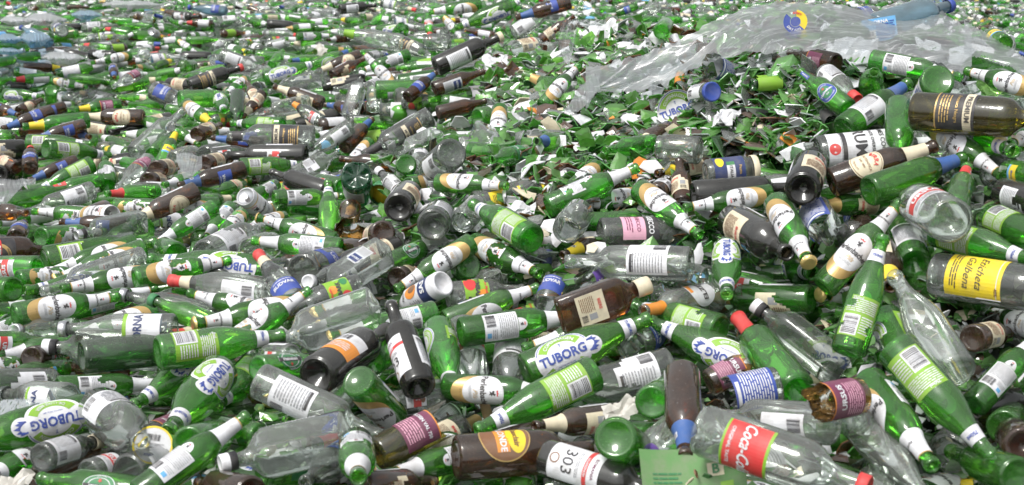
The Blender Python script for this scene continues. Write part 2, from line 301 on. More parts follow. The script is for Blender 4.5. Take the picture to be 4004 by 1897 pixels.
# ------------------------------------------------------------------ labels: flat artwork in metres, wrapped round the glass
TXT = {}
def glyphs(s, size, bold=0.0, shear=0.0, space=1.0):
    key = (s, bold, shear, space)
    if key not in TXT:
        cu = bpy.data.curves.new('t', 'FONT'); cu.body = s; cu.size = 1.0; cu.align_x = 'CENTER'; cu.align_y = 'CENTER'
        cu.offset = bold; cu.shear = shear; cu.resolution_u = 2; cu.space_character = space
        ob = bpy.data.objects.new('t', cu); me = bpy.data.meshes.new_from_object(ob)
        V = np.array([v.co[:2] for v in me.vertices]) if len(me.vertices) else np.zeros((0, 2)); Fc = [list(p.vertices) for p in me.polygons]
        bpy.data.objects.remove(ob); bpy.data.curves.remove(cu); bpy.data.meshes.remove(me)
        TXT[key] = (V, Fc)
    V, Fc = TXT[key]
    return V * size, Fc
class Art:
    def __init__(s, rot=0.0, k=1.0): s.P = []; s.T = []; s.rot = rot; s.k = k
    def add(s, V, Fc, mat, lay, text=False):
        V = np.asarray(V, float) * s.k; c, n = math.cos(s.rot), math.sin(s.rot)
        V = np.stack([V[:, 0] * c - V[:, 1] * n, V[:, 0] * n + V[:, 1] * c], 1)
        (s.T if text else s.P).append((V, Fc, mat, lay))
    def rect(s, x0, y0, x1, y1, mat, lay=0, text=False):
        nx = max(1, math.ceil(abs(x1 - x0) / .0045)); ny = max(1, math.ceil(abs(y1 - y0) / .006))
        V = [(x0 + (x1 - x0) * i / nx, y0 + (y1 - y0) * j / ny) for j in range(ny + 1) for i in range(nx + 1)]
        Fc = [(j * (nx + 1) + i, j * (nx + 1) + i + 1, (j + 1) * (nx + 1) + i + 1, (j + 1) * (nx + 1) + i) for j in range(ny) for i in range(nx)]
        s.add(V, Fc, mat, lay, text)
    def ell(s, cx, cy, rx, ry, mat, lay=0, a0=0, a1=360, q0=0.0, text=False, torn=0):
        n = max(6, int(abs(a1 - a0) / 9)); m = max(1, int(max(rx, ry) * (1 - q0) / .005)); V = []; Fc = []
        for j in range(m + 1):
            q = q0 + (1 - q0) * j / m
            for i in range(n + 1):
                a = math.radians(a0 + (a1 - a0) * i / n); w = 1 + (torn * math.sin(i * 2.4) * math.sin(i * 5.1) if j == m else 0)
                V.append((cx + rx * q * w * math.cos(a), cy + ry * q * w * math.sin(a)))
        for j in range(m):
            for i in range(n): b = j * (n + 1) + i; Fc.append((b, b + 1, b + n + 2, b + n + 1))
        s.add(V, Fc, mat, lay, text)
    def poly(s, pts, mat, lay=2): s.add(pts, [tuple(range(len(pts)))], mat, lay, True)
    def text(s, t, x, y, size, mat, bold=.02, rot=0, shear=0, arc=None, space=1.0, maxw=None):
        V, Fc = glyphs(t, size, bold, shear, space)
        if not len(V): return
        if maxw and np.ptp(V[:, 0]) > maxw: V = V * [maxw / np.ptp(V[:, 0]), 1]
        if arc:
            a = V[:, 0] / abs(arc); r = abs(arc) + (V[:, 1] if arc > 0 else -V[:, 1])
            V = np.stack([r * np.sin(a), r * np.cos(a) * (1 if arc > 0 else -1)], 1)
        c, n = math.cos(math.radians(rot)), math.sin(math.radians(rot))
        V = np.stack([V[:, 0] * c - V[:, 1] * n + x, V[:, 0] * n + V[:, 1] * c + y], 1)
        s.add(V, Fc, mat, 3, True)
    def bars(s, x, y, w, h, mat='ink_black', vert=True, box=None):
        if box: s.rect(x - .002, y - .002, x + w + .002, y + h + .002, box, 1)
        r = random.Random(5); p = 0
        while p < 1:
            q = r.choice([.02, .03, .05]); 
            if p + q > 1: break
            if vert: s.rect(x + w * p, y, x + w * (p + q), y + h, mat, 2, True)
            else: s.rect(x, y + h * p, x + w, y + h * (p + q), mat, 2, True)
            p += q + r.choice([.02, .035, .045])
    def lines(s, x, y, w, h, n, mat='ink_grey'):
        r = random.Random(n * 3 + 1)
        for i in range(n):
            yy = y + h * (i + .2) / n; a = x
            while a < x + w * .9:
                l = r.uniform(.1, .35) * w; b = min(a + l, x + w); s.rect(a, yy, b, yy + h / n * .42, mat, 2, True); a = b + w * .03
def lion(A, x, y, k=1.0, c='ink_black'):
    A.poly([(x - .003 * k, y - .005 * k), (x - .001 * k, y - .001 * k), (x - .004 * k, y), (x - .003 * k, y + .003 * k), (x, y + .002 * k), (x + .001 * k, y + .005 * k), (x + .004 * k, y + .003 * k),
            (x + .002 * k, y), (x + .005 * k, y - .002 * k), (x + .002 * k, y - .003 * k), (x + .003 * k, y - .006 * k), (x, y - .004 * k)], c)
    A.poly([(x - .004 * k, y + .006 * k), (x - .0045 * k, y + .009 * k), (x - .002 * k, y + .0075 * k), (x, y + .0095 * k), (x + .002 * k, y + .0075 * k), (x + .0045 * k, y + .009 * k), (x + .004 * k, y + .006 * k)], 'ink_red')
def crown(A, x, y, k=1.0, c='ink_blue', rot=-90):
    pts = [(-.008, -.007), (-.010, .004), (-.0075, .002), (-.006, .008), (-.003, .003), (0, .011), (.003, .003), (.006, .008), (.0075, .002), (.010, .004), (.008, -.007), (.007, -.004), (-.007, -.004)]
    cc, ss = math.cos(math.radians(rot)), math.sin(math.radians(rot))
    A.poly([(x + k * (a * cc - b * ss), y + k * (a * ss + b * cc)) for a, b in pts[:11]], c)
def art(code, R):
    """artwork by code, drawn for a glass of radius R"""
    k = R / .030
    A = Art(0, k * 1.06)
    if code == 'P':
        A.ell(0, -.004, .037, .052, 'ink_gold', 0); A.ell(0, .010, .0375, .042, 'paper_white', 1)
        A.text('Perlenbacher', 0, .010, .0175, 'ink_black', .025, maxw=.070); lion(A, 0, .030, 1.3)
        A.text('Pils', .002, -.006, .014, 'ink_gold', 0.0, shear=.5); A.lines(-.014, -.019, .028, .006, 3, 'ink_grey'); A.text('* * *', 0, -.038, .007, 'ink_brown')
    elif code == 'P-':
        A.rect(-.028, -.038, .028, .026, 'paper_white', 0); A.ell(0, .027, .012, .016, 'paper_white', 0, 0, 180)
        A.bars(-.024, -.034, .024, .018); A.lines(-.024, -.010, .048, .034, 9); A.rect(.010, -.034, .020, -.026, 'ink_light_blue', 1); lion(A, 0, .033, .7)
        A.lines(.004, -.024, .020, .010, 3)
    elif code == 'T':
        A.rot = math.radians(90); A.k = k * .98
        A.ell(0, 0, .046, .040, 'paper_white', 0); A.ell(.050, -.002, .015, .015, 'paper_white', 0)
        A.ell(0, 0, .041, .036, 'ink_lime', 1, 28, 152, .66); A.ell(0, 0, .041, .036, 'ink_lime', 1, 208, 332, .66)
        A.ell(0, 0, .0445, .0385, 'ink_blue', 1, 20, 160, .97)
        A.text('TUBORG', -.001, 0, .0195, 'ink_blue', .035, maxw=.078); crown(A, .050, 0, 1.15)
        A.text('COPENHAGEN', 0, 0, .0085, 'paper_white', .02, arc=.030); A.text('DE LUXE BEER', 0, 0, .0075, 'paper_white', .02, arc=-.030)
        A.text('T', 0, .0165, .008, 'ink_blue'); A.text('ENJOYED SINCE 1880', 0, -.014, .0032, 'ink_blue', 0)
    elif code == 'T-':
        A.k = k * 1.2; A.rect(-.026, -.030, .026, .030, 'ink_lime', 0); A.bars(-.020, -.026, .020, .026, 'ink_black', False, 'paper_white')
        A.lines(-.022, .006, .044, .020, 7, 'paper_white'); A.lines(.004, -.024, .018, .026, 7, 'paper_white'); A.text('750ml', -.008, .026, .006, 'paper_white')
    elif code == 'T2':
        A.rect(-.050, -.024, .050, .024, 'ink_lime', 0); A.ell(-.012, -.012, .016, .012, 'ink_red', 1); A.ell(.012, .012, .009, .009, 'ink_orange', 1); A.ell(.026, -.014, .010, .008, 'ink_green', 1)
        A.add([(-.036, -.002), (.036, -.010), (.036, .004), (-.036, .012)], [(0, 1, 2, 3)], 'paper_white', 2)
        A.text('TYMBARK', 0, .001, .012, 'ink_black', .04, rot=-6, maxw=.066); A.text('Zmeura Menta', -.006, .018, .007, 'ink_red', .02)
    elif code == 'H':
        A.rot = math.radians(90); A.k = k * .9
        A.ell(0, 0, .040, .027, 'ink_green', 0); A.ell(0, 0, .039, .026, 'paper_white', 1, 0, 360, .95); A.ell(0, 0, .028, .019, 'paper_white', 1, 0, 360, .93)
        A.rect(-.038, -.004, .038, .007, 'ink_black', 2); A.text('Heineken', 0, .0015, .0125, 'paper_white', .03, maxw=.066)
        star(A, 0, -.012, .006); A.text('HEINEKEN ORIGINAL', 0, 0, .0045, 'paper_white', .01, arc=.0225); A.text('LAGER BEER', 0, -.001, .0045, 'paper_white', .01, arc=-.0225)
    elif code == 'Z':
        A.rot = 0; A.k = k * .9
        A.ell(0, 0, .033, .036, 'paper_white', 0); A.ell(0, 0, .0315, .0345, 'ink_blue', 1); A.ell(0, 0, .020, .023, 'ink_green', 2); A.rect(-.031, -.004, .031, .008, 'ink_blue', 2)
        A.text('Heineken', 0, .002, .013, 'paper_white', .03, maxw=.058); star(A, 0, .015, .006); A.text('0.0', 0, -.011, .008, 'paper_white')
        A.text('HEINEKEN 0.0', 0, 0, .0055, 'paper_white', .01, arc=.0255); A.text('PURE MALT LAGER', 0, 0, .0055, 'paper_white', .01, arc=-.0265)
    elif code in ('W', 'D', 'C', 'G'):
        bgc = dict(W='paper_white', D='paper_white', C='paper_cream', G='ink_green')[code]; A.k = k * (1.22 if code != 'G' else 1.06)
        A.rect(-.030, -.030, .030, .028, bgc, 0)
        if code == 'W': A.bars(.008, -.026, .016, .018); A.lines(-.026, -.024, .028, .046, 11); A.rect(-.026, .018, .0, .024, 'ink_black', 1)
        if code == 'D':
            A.add([(-.030, -.030), (.030, -.030), (.030, -.018), (-.030, -.012)], [(0, 1, 2, 3)], 'ink_light_blue', 1); A.rect(-.03, .022, .03, .028, 'ink_lime', 1)
            A.text('DORNA', 0, .004, .018, 'ink_navy', .03, maxw=.052)
        if code == 'C': A.lines(-.024, -.024, .030, .030, 8, 'ink_brown'); A.rect(.010, -.010, .022, .006, 'ink_grey', 1); A.text('BIERE', -.004, .016, .009, 'ink_red', .02); A.bars(.010, -.026, .014, .012)
        if code == 'G': A.add([(-.03, -.03), (.03, -.03), (0, -.008)], [(0, 1, 2)], 'ink_gold', 1); A.text('Perlen', 0, .010, .014, 'paper_white', .03)
    elif code == 'O': A.rect(-.030, -.030, .030, .006, 'ink_orange', 0); A.rect(-.030, .006, .030, .030, 'paper_white', 0); A.bars(-.02, .01, .024, .016); A.lines(-.024, -.02, .04, .02, 4, 'paper_white')
    elif code == 'V':
        A.rect(-.034, -.046, .034, .040, 'paper_white', 0); A.rect(-.034, .014, .034, .021, 'ink_red', 1); A.text('303', 0, -.014, .026, 'ink_black', 0.0); A.text('SAUVIGNON', 0, .0175, .005, 'paper_white')
        A.text('ROMANIA', 0, .030, .007, 'ink_plum', .01); A.ell(0, -.036, .008, .008, 'ink_brown', 1, 0, 360, .75); A.lines(-.02, .001, .04, .006, 2)
    elif code == 'M': A.rect(-.036, -.030, .036, .030, 'ink_plum', 0); A.text('URSUS' if R < .039 else 'BLOSIN VAI. 750', 0, .012, .013 if R < .039 else .008, 'paper_white', .03, maxw=.055); A.lines(-.028, -.026, .050, .030, 7, 'ink_pink'); A.rect(-.036, .028, .036, .030, 'ink_orange', 1)
    elif code == 'R':
        A.rect(-.034, -.022, .034, .024, 'paper_white', 0); A.rect(-.034, -.006, .034, .012, 'ink_red', 1); A.text('URSUS', 0, .003, .014, 'paper_white', .04, maxw=.05); A.lines(-.026, -.019, .05, .010, 3); A.ell(.018, .016, .008, .006, 'ink_brown', 1)
    elif code == 'B':
        A.ell(0, 0, .035, .030, 'paper_cream', 0); A.ell(0, 0, .033, .028, 'ink_brown', 1, 0, 360, .96); A.text('BIRRA', 0, 0, .0105, 'ink_red', .03, arc=.018, space=1.15); A.text("L'AUTENTICA", 0, .001, .0065, 'ink_brown', .01); A.text('DAL 1859', 0, -.008, .005, 'ink_brown')
        A.text('PREMIUM', 0, 0, .005, 'ink_brown', .0, arc=-.022)
    elif code == 'U':
        A.rect(-.036, -.020, .036, .022, 'ink_blue', 0); A.add([(-.036, -.020), (.036, -.020), (.036, -.006)], [(0, 1, 2)], 'ink_orange', 1)
        A.add([(-.036, -.020), (.036, -.012), (.036, -.008)], [(0, 1, 2)], 'ink_yellow', 2); A.text('BUDVAR', 0, .006, .012, 'paper_white', .03, maxw=.056); A.lines(-.02, .015, .04, .004, 1, 'paper_white')
    elif code == 'K':
        A.rect(-.034, -.028, .034, .028, 'ink_black', 0); A.rect(-.034, .012, .034, .024, 'paper_cream', 1); A.text('PREMIUM', 0, .018, .010, 'ink_black', .02); A.text('Feteasca Neagra', 0, .003, .0065, 'ink_gold', .01); A.lines(-.022, -.022, .044, .016, 4, 'ink_gold'); A.rect(-.034, -.028, .034, -.026, 'ink_gold', 1)
    elif code == 'K2':
        A.rect(-.034, -.030, .034, .030, 'ink_red', 0); A.rect(-.034, .026, .034, .030, 'ink_lime', 1); A.rect(-.034, -.030, .034, -.027, 'ink_lime', 1)
        A.text('Coca-Cola', 0, 0, .022, 'paper_white', .02, rot=0, shear=.4, maxw=.064); A.text('ORIGINAL TASTE', 0, -.020, .006, 'paper_white', .02)
    elif code == 'X':
        A.ell(0, 0, .034, .032, 'ink_brown', 0); A.ell(0, 0, .034, .032, 'ink_gold', 1, 0, 360, .95); A.rect(-.022, -.012, .022, .004, 'ink_orange', 1); A.ell(0, .014, .024, .012, 'ink_yellow', 1); A.text('BLONDE', 0, -.004, .011, 'paper_white', .03); A.text('Vauclair', 0, .013, .010, 'ink_brown', .03)
    elif code == 'X3':
        A.rect(-.040, -.034, .040, .034, 'ink_black', 0); A.ell(0, 0, .026, .026, 'ink_gold', 1); A.ell(0, 0, .019, .019, 'ink_black', 2); A.rect(-.034, -.007, .034, .007, 'ink_red', 2); A.text('BERGUS', 0, 0, .012, 'paper_white', .03); A.text('PREMIUM BEER', 0, 0, .005, 'ink_black', .01, arc=.0225)
    elif code == 'A':
        A.rect(-.028, -.036, .028, .036, 'paper_grey', 0); A.rect(-.02, .002, .02, .030, 'ink_navy' if R < .034 else 'ink_black', 1); A.text('GOBLIN IPA' if R < .034 else 'A', 0, .016, .010, 'paper_white', .03, maxw=.036); A.lines(-.022, -.032, .044, .028, 6)
    elif code == 'J': A.rect(-.040, -.030, .040, .030, 'ink_violet' if R > .1 else 'ink_blue', 0); A.lines(-.034, -.026, .068, .046, 12, 'paper_white'); A.rect(-.03, .022, .01, .027, 'paper_white', 1)
    elif code == 'Q':
        A.rect(-.034, -.030, .034, .030, 'ink_pink' if R > .039 else 'ink_lime', 0); A.rect(-.034, .008, .034, .030, 'ink_black' if R > .039 else 'ink_violet', 1); A.text('CRISECCO' if R > .039 else 'MARK', 0, .017, .012, 'paper_white', .03, maxw=.05); A.text('CRISECCO', 0, -.004, .009, 'ink_plum', .01); A.lines(-.024, -.024, .046, .012, 3, 'ink_plum')
    elif code == 'I': A.rect(-.040, -.030, .040, .030, 'ink_navy', 0); A.rect(-.010, -.006, .028, .010, 'paper_white', 1); A.rect(-.018, -.006, -.010, .010, 'ink_green', 1); A.text('ITALIAMO', .009, .002, .008, 'ink_black', .02); A.ell(-.02, -.018, .012, .008, 'ink_yellow', 1); A.text('Pesto', 0, .020, .008, 'ink_gold')
    elif code == 'E': A.rect(-.036, -.036, .036, .036, 'ink_yellow', 0); A.rect(-.034, .030, .034, .031, 'paper_white', 1); A.add([(.036, .036), (.008, .036), (.036, .004)], [(0, 1, 2)], 'paper_white', 2); A.text('Eticheta', 0, .008, .014, 'ink_black', .0, shear=.4); A.text('Galbena', 0, -.008, .014, 'ink_black', .0, shear=.4); A.lines(-.028, -.030, .054, .010, 3, 'ink_black'); A.text('40%', .024, .030, .006, 'ink_brown')
    elif code == 'Y': A.rect(-.032, -.020, .032, .024, 'ink_yellow', 0); A.text('Bergen', 0, .006, .013, 'ink_blue', .02); A.rect(-.032, -.020, .032, -.010, 'ink_light_blue', 1)
    elif code == 'Z2': A.ell(0, 0, .034, .034, 'paper_white', 0); A.ell(0, 0, .032, .032, 'ink_orange', 1, 20, 100, .7); A.text('ELZER', 0, -.004, .016, 'ink_black', .03)
    elif code == 'S':
        A.rect(-.040, -.050, .040, .050, 'paper_white', 0); A.text('RUM', 0, .0, .026, 'ink_black', .02); A.text('WHITE OVERSEA', 0, .019, .007, 'ink_black'); A.text('JAMES COOK', 0, .034, .010, 'ink_black', maxw=.06); A.ell(.012, -.040, .009, .009, 'ink_red', 1); A.rect(-.03, -.028, .03, -.021, 'ink_black', 1); A.rect(-.04, -.0295, .04, -.0288, 'ink_black', 1)
    elif code == 'P2': A.rect(-.046, -.040, .046, -.012, 'ink_navy', 0); A.text('SAS', 0, -.028, .018, 'paper_white', .04); A.ell(.004, .012, .016, .018, 'ink_orange', 1); A.ell(.008, .008, .009, .012, 'ink_brown', 2); A.text('Peach', 0, .036, .009, 'ink_black'); A.lines(-.04, -.006, .022, .03, 5)
    elif code == 'P3': A.rect(-.05, -.058, .05, -.04, 'ink_gold', 0); A.text('Perlenbacher', 0, .010, .014, 'ink_black', .03, maxw=.07); lion(A, 0, .032, 1.8); A.rect(-.05, .052, .05, .056, 'ink_gold', 0); A.lines(-.03, -.02, .06, .012, 3)
    else: return None
    return A
def star(A, x, y, r):
    p = [(x + (r if i % 2 == 0 else r * .4) * math.sin(i * math.pi / 5), y + (r if i % 2 == 0 else r * .4) * math.cos(i * math.pi / 5)) for i in range(10)]
    A.add([(x, y)] + p, [(0, 1 + (i + 1) % 10, 1 + i) for i in range(10)], 'ink_red', 3, True)
TORN = {}
def torn(kind, code, back, v):
    key = (kind, code, back, v)
    if key not in TORN:
        r = random.Random(v * 31 + len(code)); k = K[kind][1] / .030
        TORN[key] = [(r.choice([-1, 1]) * r.uniform(.020, .036) * k, r.choice([-1, 1]) * r.uniform(.018, .036) * k, r.uniform(.010, .020) * k, r.uniform(0, 6)) for _ in range(2 + v % 2)]
    return TORN[key]
def wrap(kind, items, z0, ang0, name, holes=()):
    """artwork (s round the glass, t along it) to a mesh that follows the body"""
    Ln, R = K[kind][0], K[kind][1]; flat = kind in ('sq', 'fl')
    prf = [(z * Ln, rad_at(kind, z * Ln)) for z in np.linspace(0, 1, 60)]
    zs = [a for a, _ in prf]; rs = [b for _, b in prf]
    V = []; Fc = []; mats = []; mi = []
    for P, f, m, lay in items:
        if m not in mats: mats.append(m)
        b = len(V); off = .0006 + lay * .0004
        for s_, t_ in P:
            z = min(max(z0 + t_, .002), Ln * .995); r = float(np.interp(z, zs, rs))
            if flat: V.append(((R * (.42 if kind == 'fl' else 1.0) + off) * math.cos(ang0), s_, z)); continue
            a = s_ / R * 1.0 + ang0; r += off
            V.append((r * math.cos(a), r * math.sin(a), z))
        n = len(Fc)
        for q in f:
            cx_, cy_ = sum(P[i][0] for i in q) / len(q), sum(P[i][1] for i in q) / len(q)
            if any(math.hypot(cx_ - hx, cy_ - hy) < hr * (1 + .35 * math.sin(3 * math.atan2(cy_ - hy, cx_ - hx) + hp)) for hx, hy, hr, hp in holes): continue
            Fc.append(tuple(b + i for i in q))
        mi += [mats.index(m)] * (len(Fc) - n)
    return mesh(name, V, Fc, mats, mi, False) if Fc else None
LAB = {}
def label_mesh(kind, code, back=False, tv=0):
    key = (kind, code, back, tv)
    if key not in LAB:
        Ln, R = K[kind][:2]; A = art(code, min(R, .044) if kind not in ('fl', 'sq') else .026); ang = math.pi if back else 0.0
        zc = dict(beer=.33, slope=.27, bord=.32, spirit=.33, jar=.42, cut=.5, can=.5, neck=.5)[K[kind][2]] * Ln
        if A is None: LAB[key] = (None, None)
        else:
            ho = torn(kind, code, back, tv) if tv else ()
            LAB[key] = (wrap(kind, A.P, zc, ang, 'label', ho), wrap(kind, A.T, zc, ang, 'lettering', ho) if A.T else None)
    return LAB[key]
def sleeve(kind, za, zb, mat, name, off=.0007, edge=None):
    Ln = K[kind][0]; pr = [(z, rad_at(kind, z) + off) for z in list(np.linspace(za * Ln, zb * Ln - .003, 9)) + [zb * Ln]]
    V, Fc = lathe(pr, 24); mi = None; mats = [mat]
    if edge: mats.append(edge); mi = [1 if (f // 24) in (8,) else 0 for f in range(len(Fc))]
    return mesh(name, V, Fc, mats, mi)
NECK = {}
NCOL = dict(W='paper_white', N=None, G='ink_gold', R='ink_red', U='foil_blue', Y='ink_yellow', K='ink_black', C='paper_cream', O='ink_orange', V='ink_violet', L='ink_lime', T='paper_white', z=None)
def neck_meshes(kind, code):
    key = (kind, code)
    if key in NECK: return NECK[key]
    out = []; Ln = K[kind][0]
    if kind in ('nk', 'nb'):
        if code != 'N': out.append(('foil', sleeve(kind, .12, .86, NCOL[code], 'foil', .0009)))
        elif kind == 'nk': out.append(('foil', sleeve(kind, .3, .86, 'ink_navy', 'foil', .0009)))
    elif code in NCOL and NCOL[code]:
        if code == 'T':
            out.append(('neck_label', sleeve(kind, .76, .86, 'paper_white', 'neck_label')))
            A = Art(math.radians(90), 1.0); A.text('TUBORG', 0, 0, .0085, 'ink_blue', .03, maxw=.026); A.T = [(V, f, m, 1) for V, f, m, _ in A.T]
            B = Art(0, 1.0); B.text('750ml', 0, 0, .010, 'ink_blue', .03)
            A2 = Art(0, 1.0); A2.text('TUBORG', 0, 0, .0095, 'ink_blue', .03)
            out.append(('lettering', wrapn(kind, A2.T, .81 * Ln, 0))); out.append(('lettering', wrapn(kind, B.T, .81 * Ln, math.pi)))
        else:
            za, zb = dict(slope=(.74, .90), bord=(.75, .97), spirit=(.83, .94), jar=(.3, .5)).get(K[kind][2], (.685, .905))
            if code == 'R' and kind in ('cw', 'cb', 'ww', 'wd'): out.append(('foil', sleeve(kind, .88, 1.0, 'ink_red', 'foil', .0010))); out.append(('neck_label', sleeve(kind, .77, .88, 'paper_cream', 'neck_label')))
            else:
                out.append(('foil', sleeve(kind, za, zb, NCOL[code], 'foil', .0007, 'ink_gold' if code == 'W' and kind == 'pb' else None)))
                if kind == 'pb' and code == 'W':
                    A = Art(0, 1.0); A.text('Perlenbacher', 0, 0, .0075, 'ink_black', .02); lion(A, 0, .010, .8); A.T = [(V, f, m, 1) for V, f, m, _ in A.T]
                    out.append(('lettering', wrapn(kind, A.T, .775 * Ln, 0)))
                if code == 'R' or code == 'U' or code == 'Y':
                    A = Art(0, 1.0); A.rect(-.012, -.008, .012, .004, 'paper_white', 1); A.bars(-.010, -.006, .02, .008); out.append(('neck_label', wrapn(kind, A.P + A.T, .80 * Ln, 2.2)))
    elif code == 'z':
        A = Art(math.radians(90), 1.0); A.rect(-.022, -.006, .022, .006, 'ink_blue', 1); A.text('Heineken', 0, 0, .008, 'paper_white', .02, maxw=.036); out.append(('neck_label', wrapn(kind, A.P + A.T, .83 * Ln, 0)))
    NECK[key] = out; return out
def wrapn(kind, items, z0, ang):
    Ln = K[kind][0]; rn = rad_at(kind, z0) + .0016
    V = []; Fc = []; mats = []; mi = []
    for P, f, m, lay in items:
        if m not in mats: mats.append(m)
        b = len(V)
        for s_, t_ in P:
            r = rad_at(kind, min(max(z0 + t_, 0), Ln)) + .0009 + lay * .0003; a = s_ / rn + ang; V.append((r * math.cos(a), r * math.sin(a), z0 + t_))
        n = len(Fc); Fc += [tuple(b + i for i in q) for q in f]; mi += [mats.index(m)] * (len(Fc) - n)
    return mesh('lettering', V, Fc, mats, mi, False)
CAPM = {}
def cap_mesh(kind, code):
    key = (kind, code)
    if key in CAPM: return CAPM[key]
    Ln, R = K[kind][:2]; r = rad_at(kind, Ln * .99) + .002; mats = ['cap_gold']
    if code == 'crown':
        V, Fc = lathe([(Ln - .004, r + .002), (Ln + .001, r), (Ln + .0035, r * .8), (Ln + .004, 0)], 42)
        V = [(x * (1 + .05 * (i % 2)) if i < 42 else x, y * (1 + .05 * (i % 2)) if i < 42 else y, z) for i, (x, y, z) in enumerate(V)]
    else:
        m = dict(C='paper_cream', W='paper_white', S='metal', R='ink_red', B='ink_black', G='ink_green', Y='ink_yellow', N='ink_blue', L='ink_green', K='cork')[code]; mats = [m]
        h = .014 if kind in ('jr', 'jl') else (.03 if kind in ('sq', 'fl', 'cs', 'sm') else .018)
        pr = [(Ln - h, r + .0005), (Ln - h, r + .002), (Ln - h * .5, r + .002), (Ln + .001, r + .0018), (Ln + .003, r), (Ln + .003, r * .85), (Ln + .0015, r * .8), (Ln + .0015, 0)]
        V, Fc = lathe(pr, 36); V = [(x * (1 + .02 * (i % 2)), y * (1 + .02 * (i % 2)), z) for i, (x, y, z) in enumerate(V)]
        if kind == 'sq': mats = [m, 'ink_black']
    mi = None
    if len(mats) == 2: mi = [1 if f < 36 * 2 else 0 for f in range(len(Fc))]
    CAPM[key] = mesh('cap', V, Fc, mats, mi, code != 'crown'); return CAPM[key]
def can_top(o):
    Ln, R = K['cn'][:2]; z = Ln * .965 + .001
    V, Fc = lathe([(z, 0), (z, R * .76), (z + .002, R * .80)], 24); obj('lid', mesh('lid', V, Fc, ['metal']), o)
    A = Art(); A.ell(.011, 0, .010, .008, 'ink_black', 0); A.ell(-.002, 0, .012, .007, 'metal', 1, 0, 360, .6)
    V = []; Fc = []; mi = []
    for P, f, m, lay in A.P:
        b = len(V); V += [(x, y, z + .001 + lay * .002) for x, y in P]; n = len(Fc); Fc += [tuple(b + i for i in q) for q in f]; mi += [0 if m == 'ink_black' else 1] * (len(Fc) - n)
    obj('ring_pull', mesh('ring_pull', V, Fc, ['ink_black', 'metal'], mi), o)

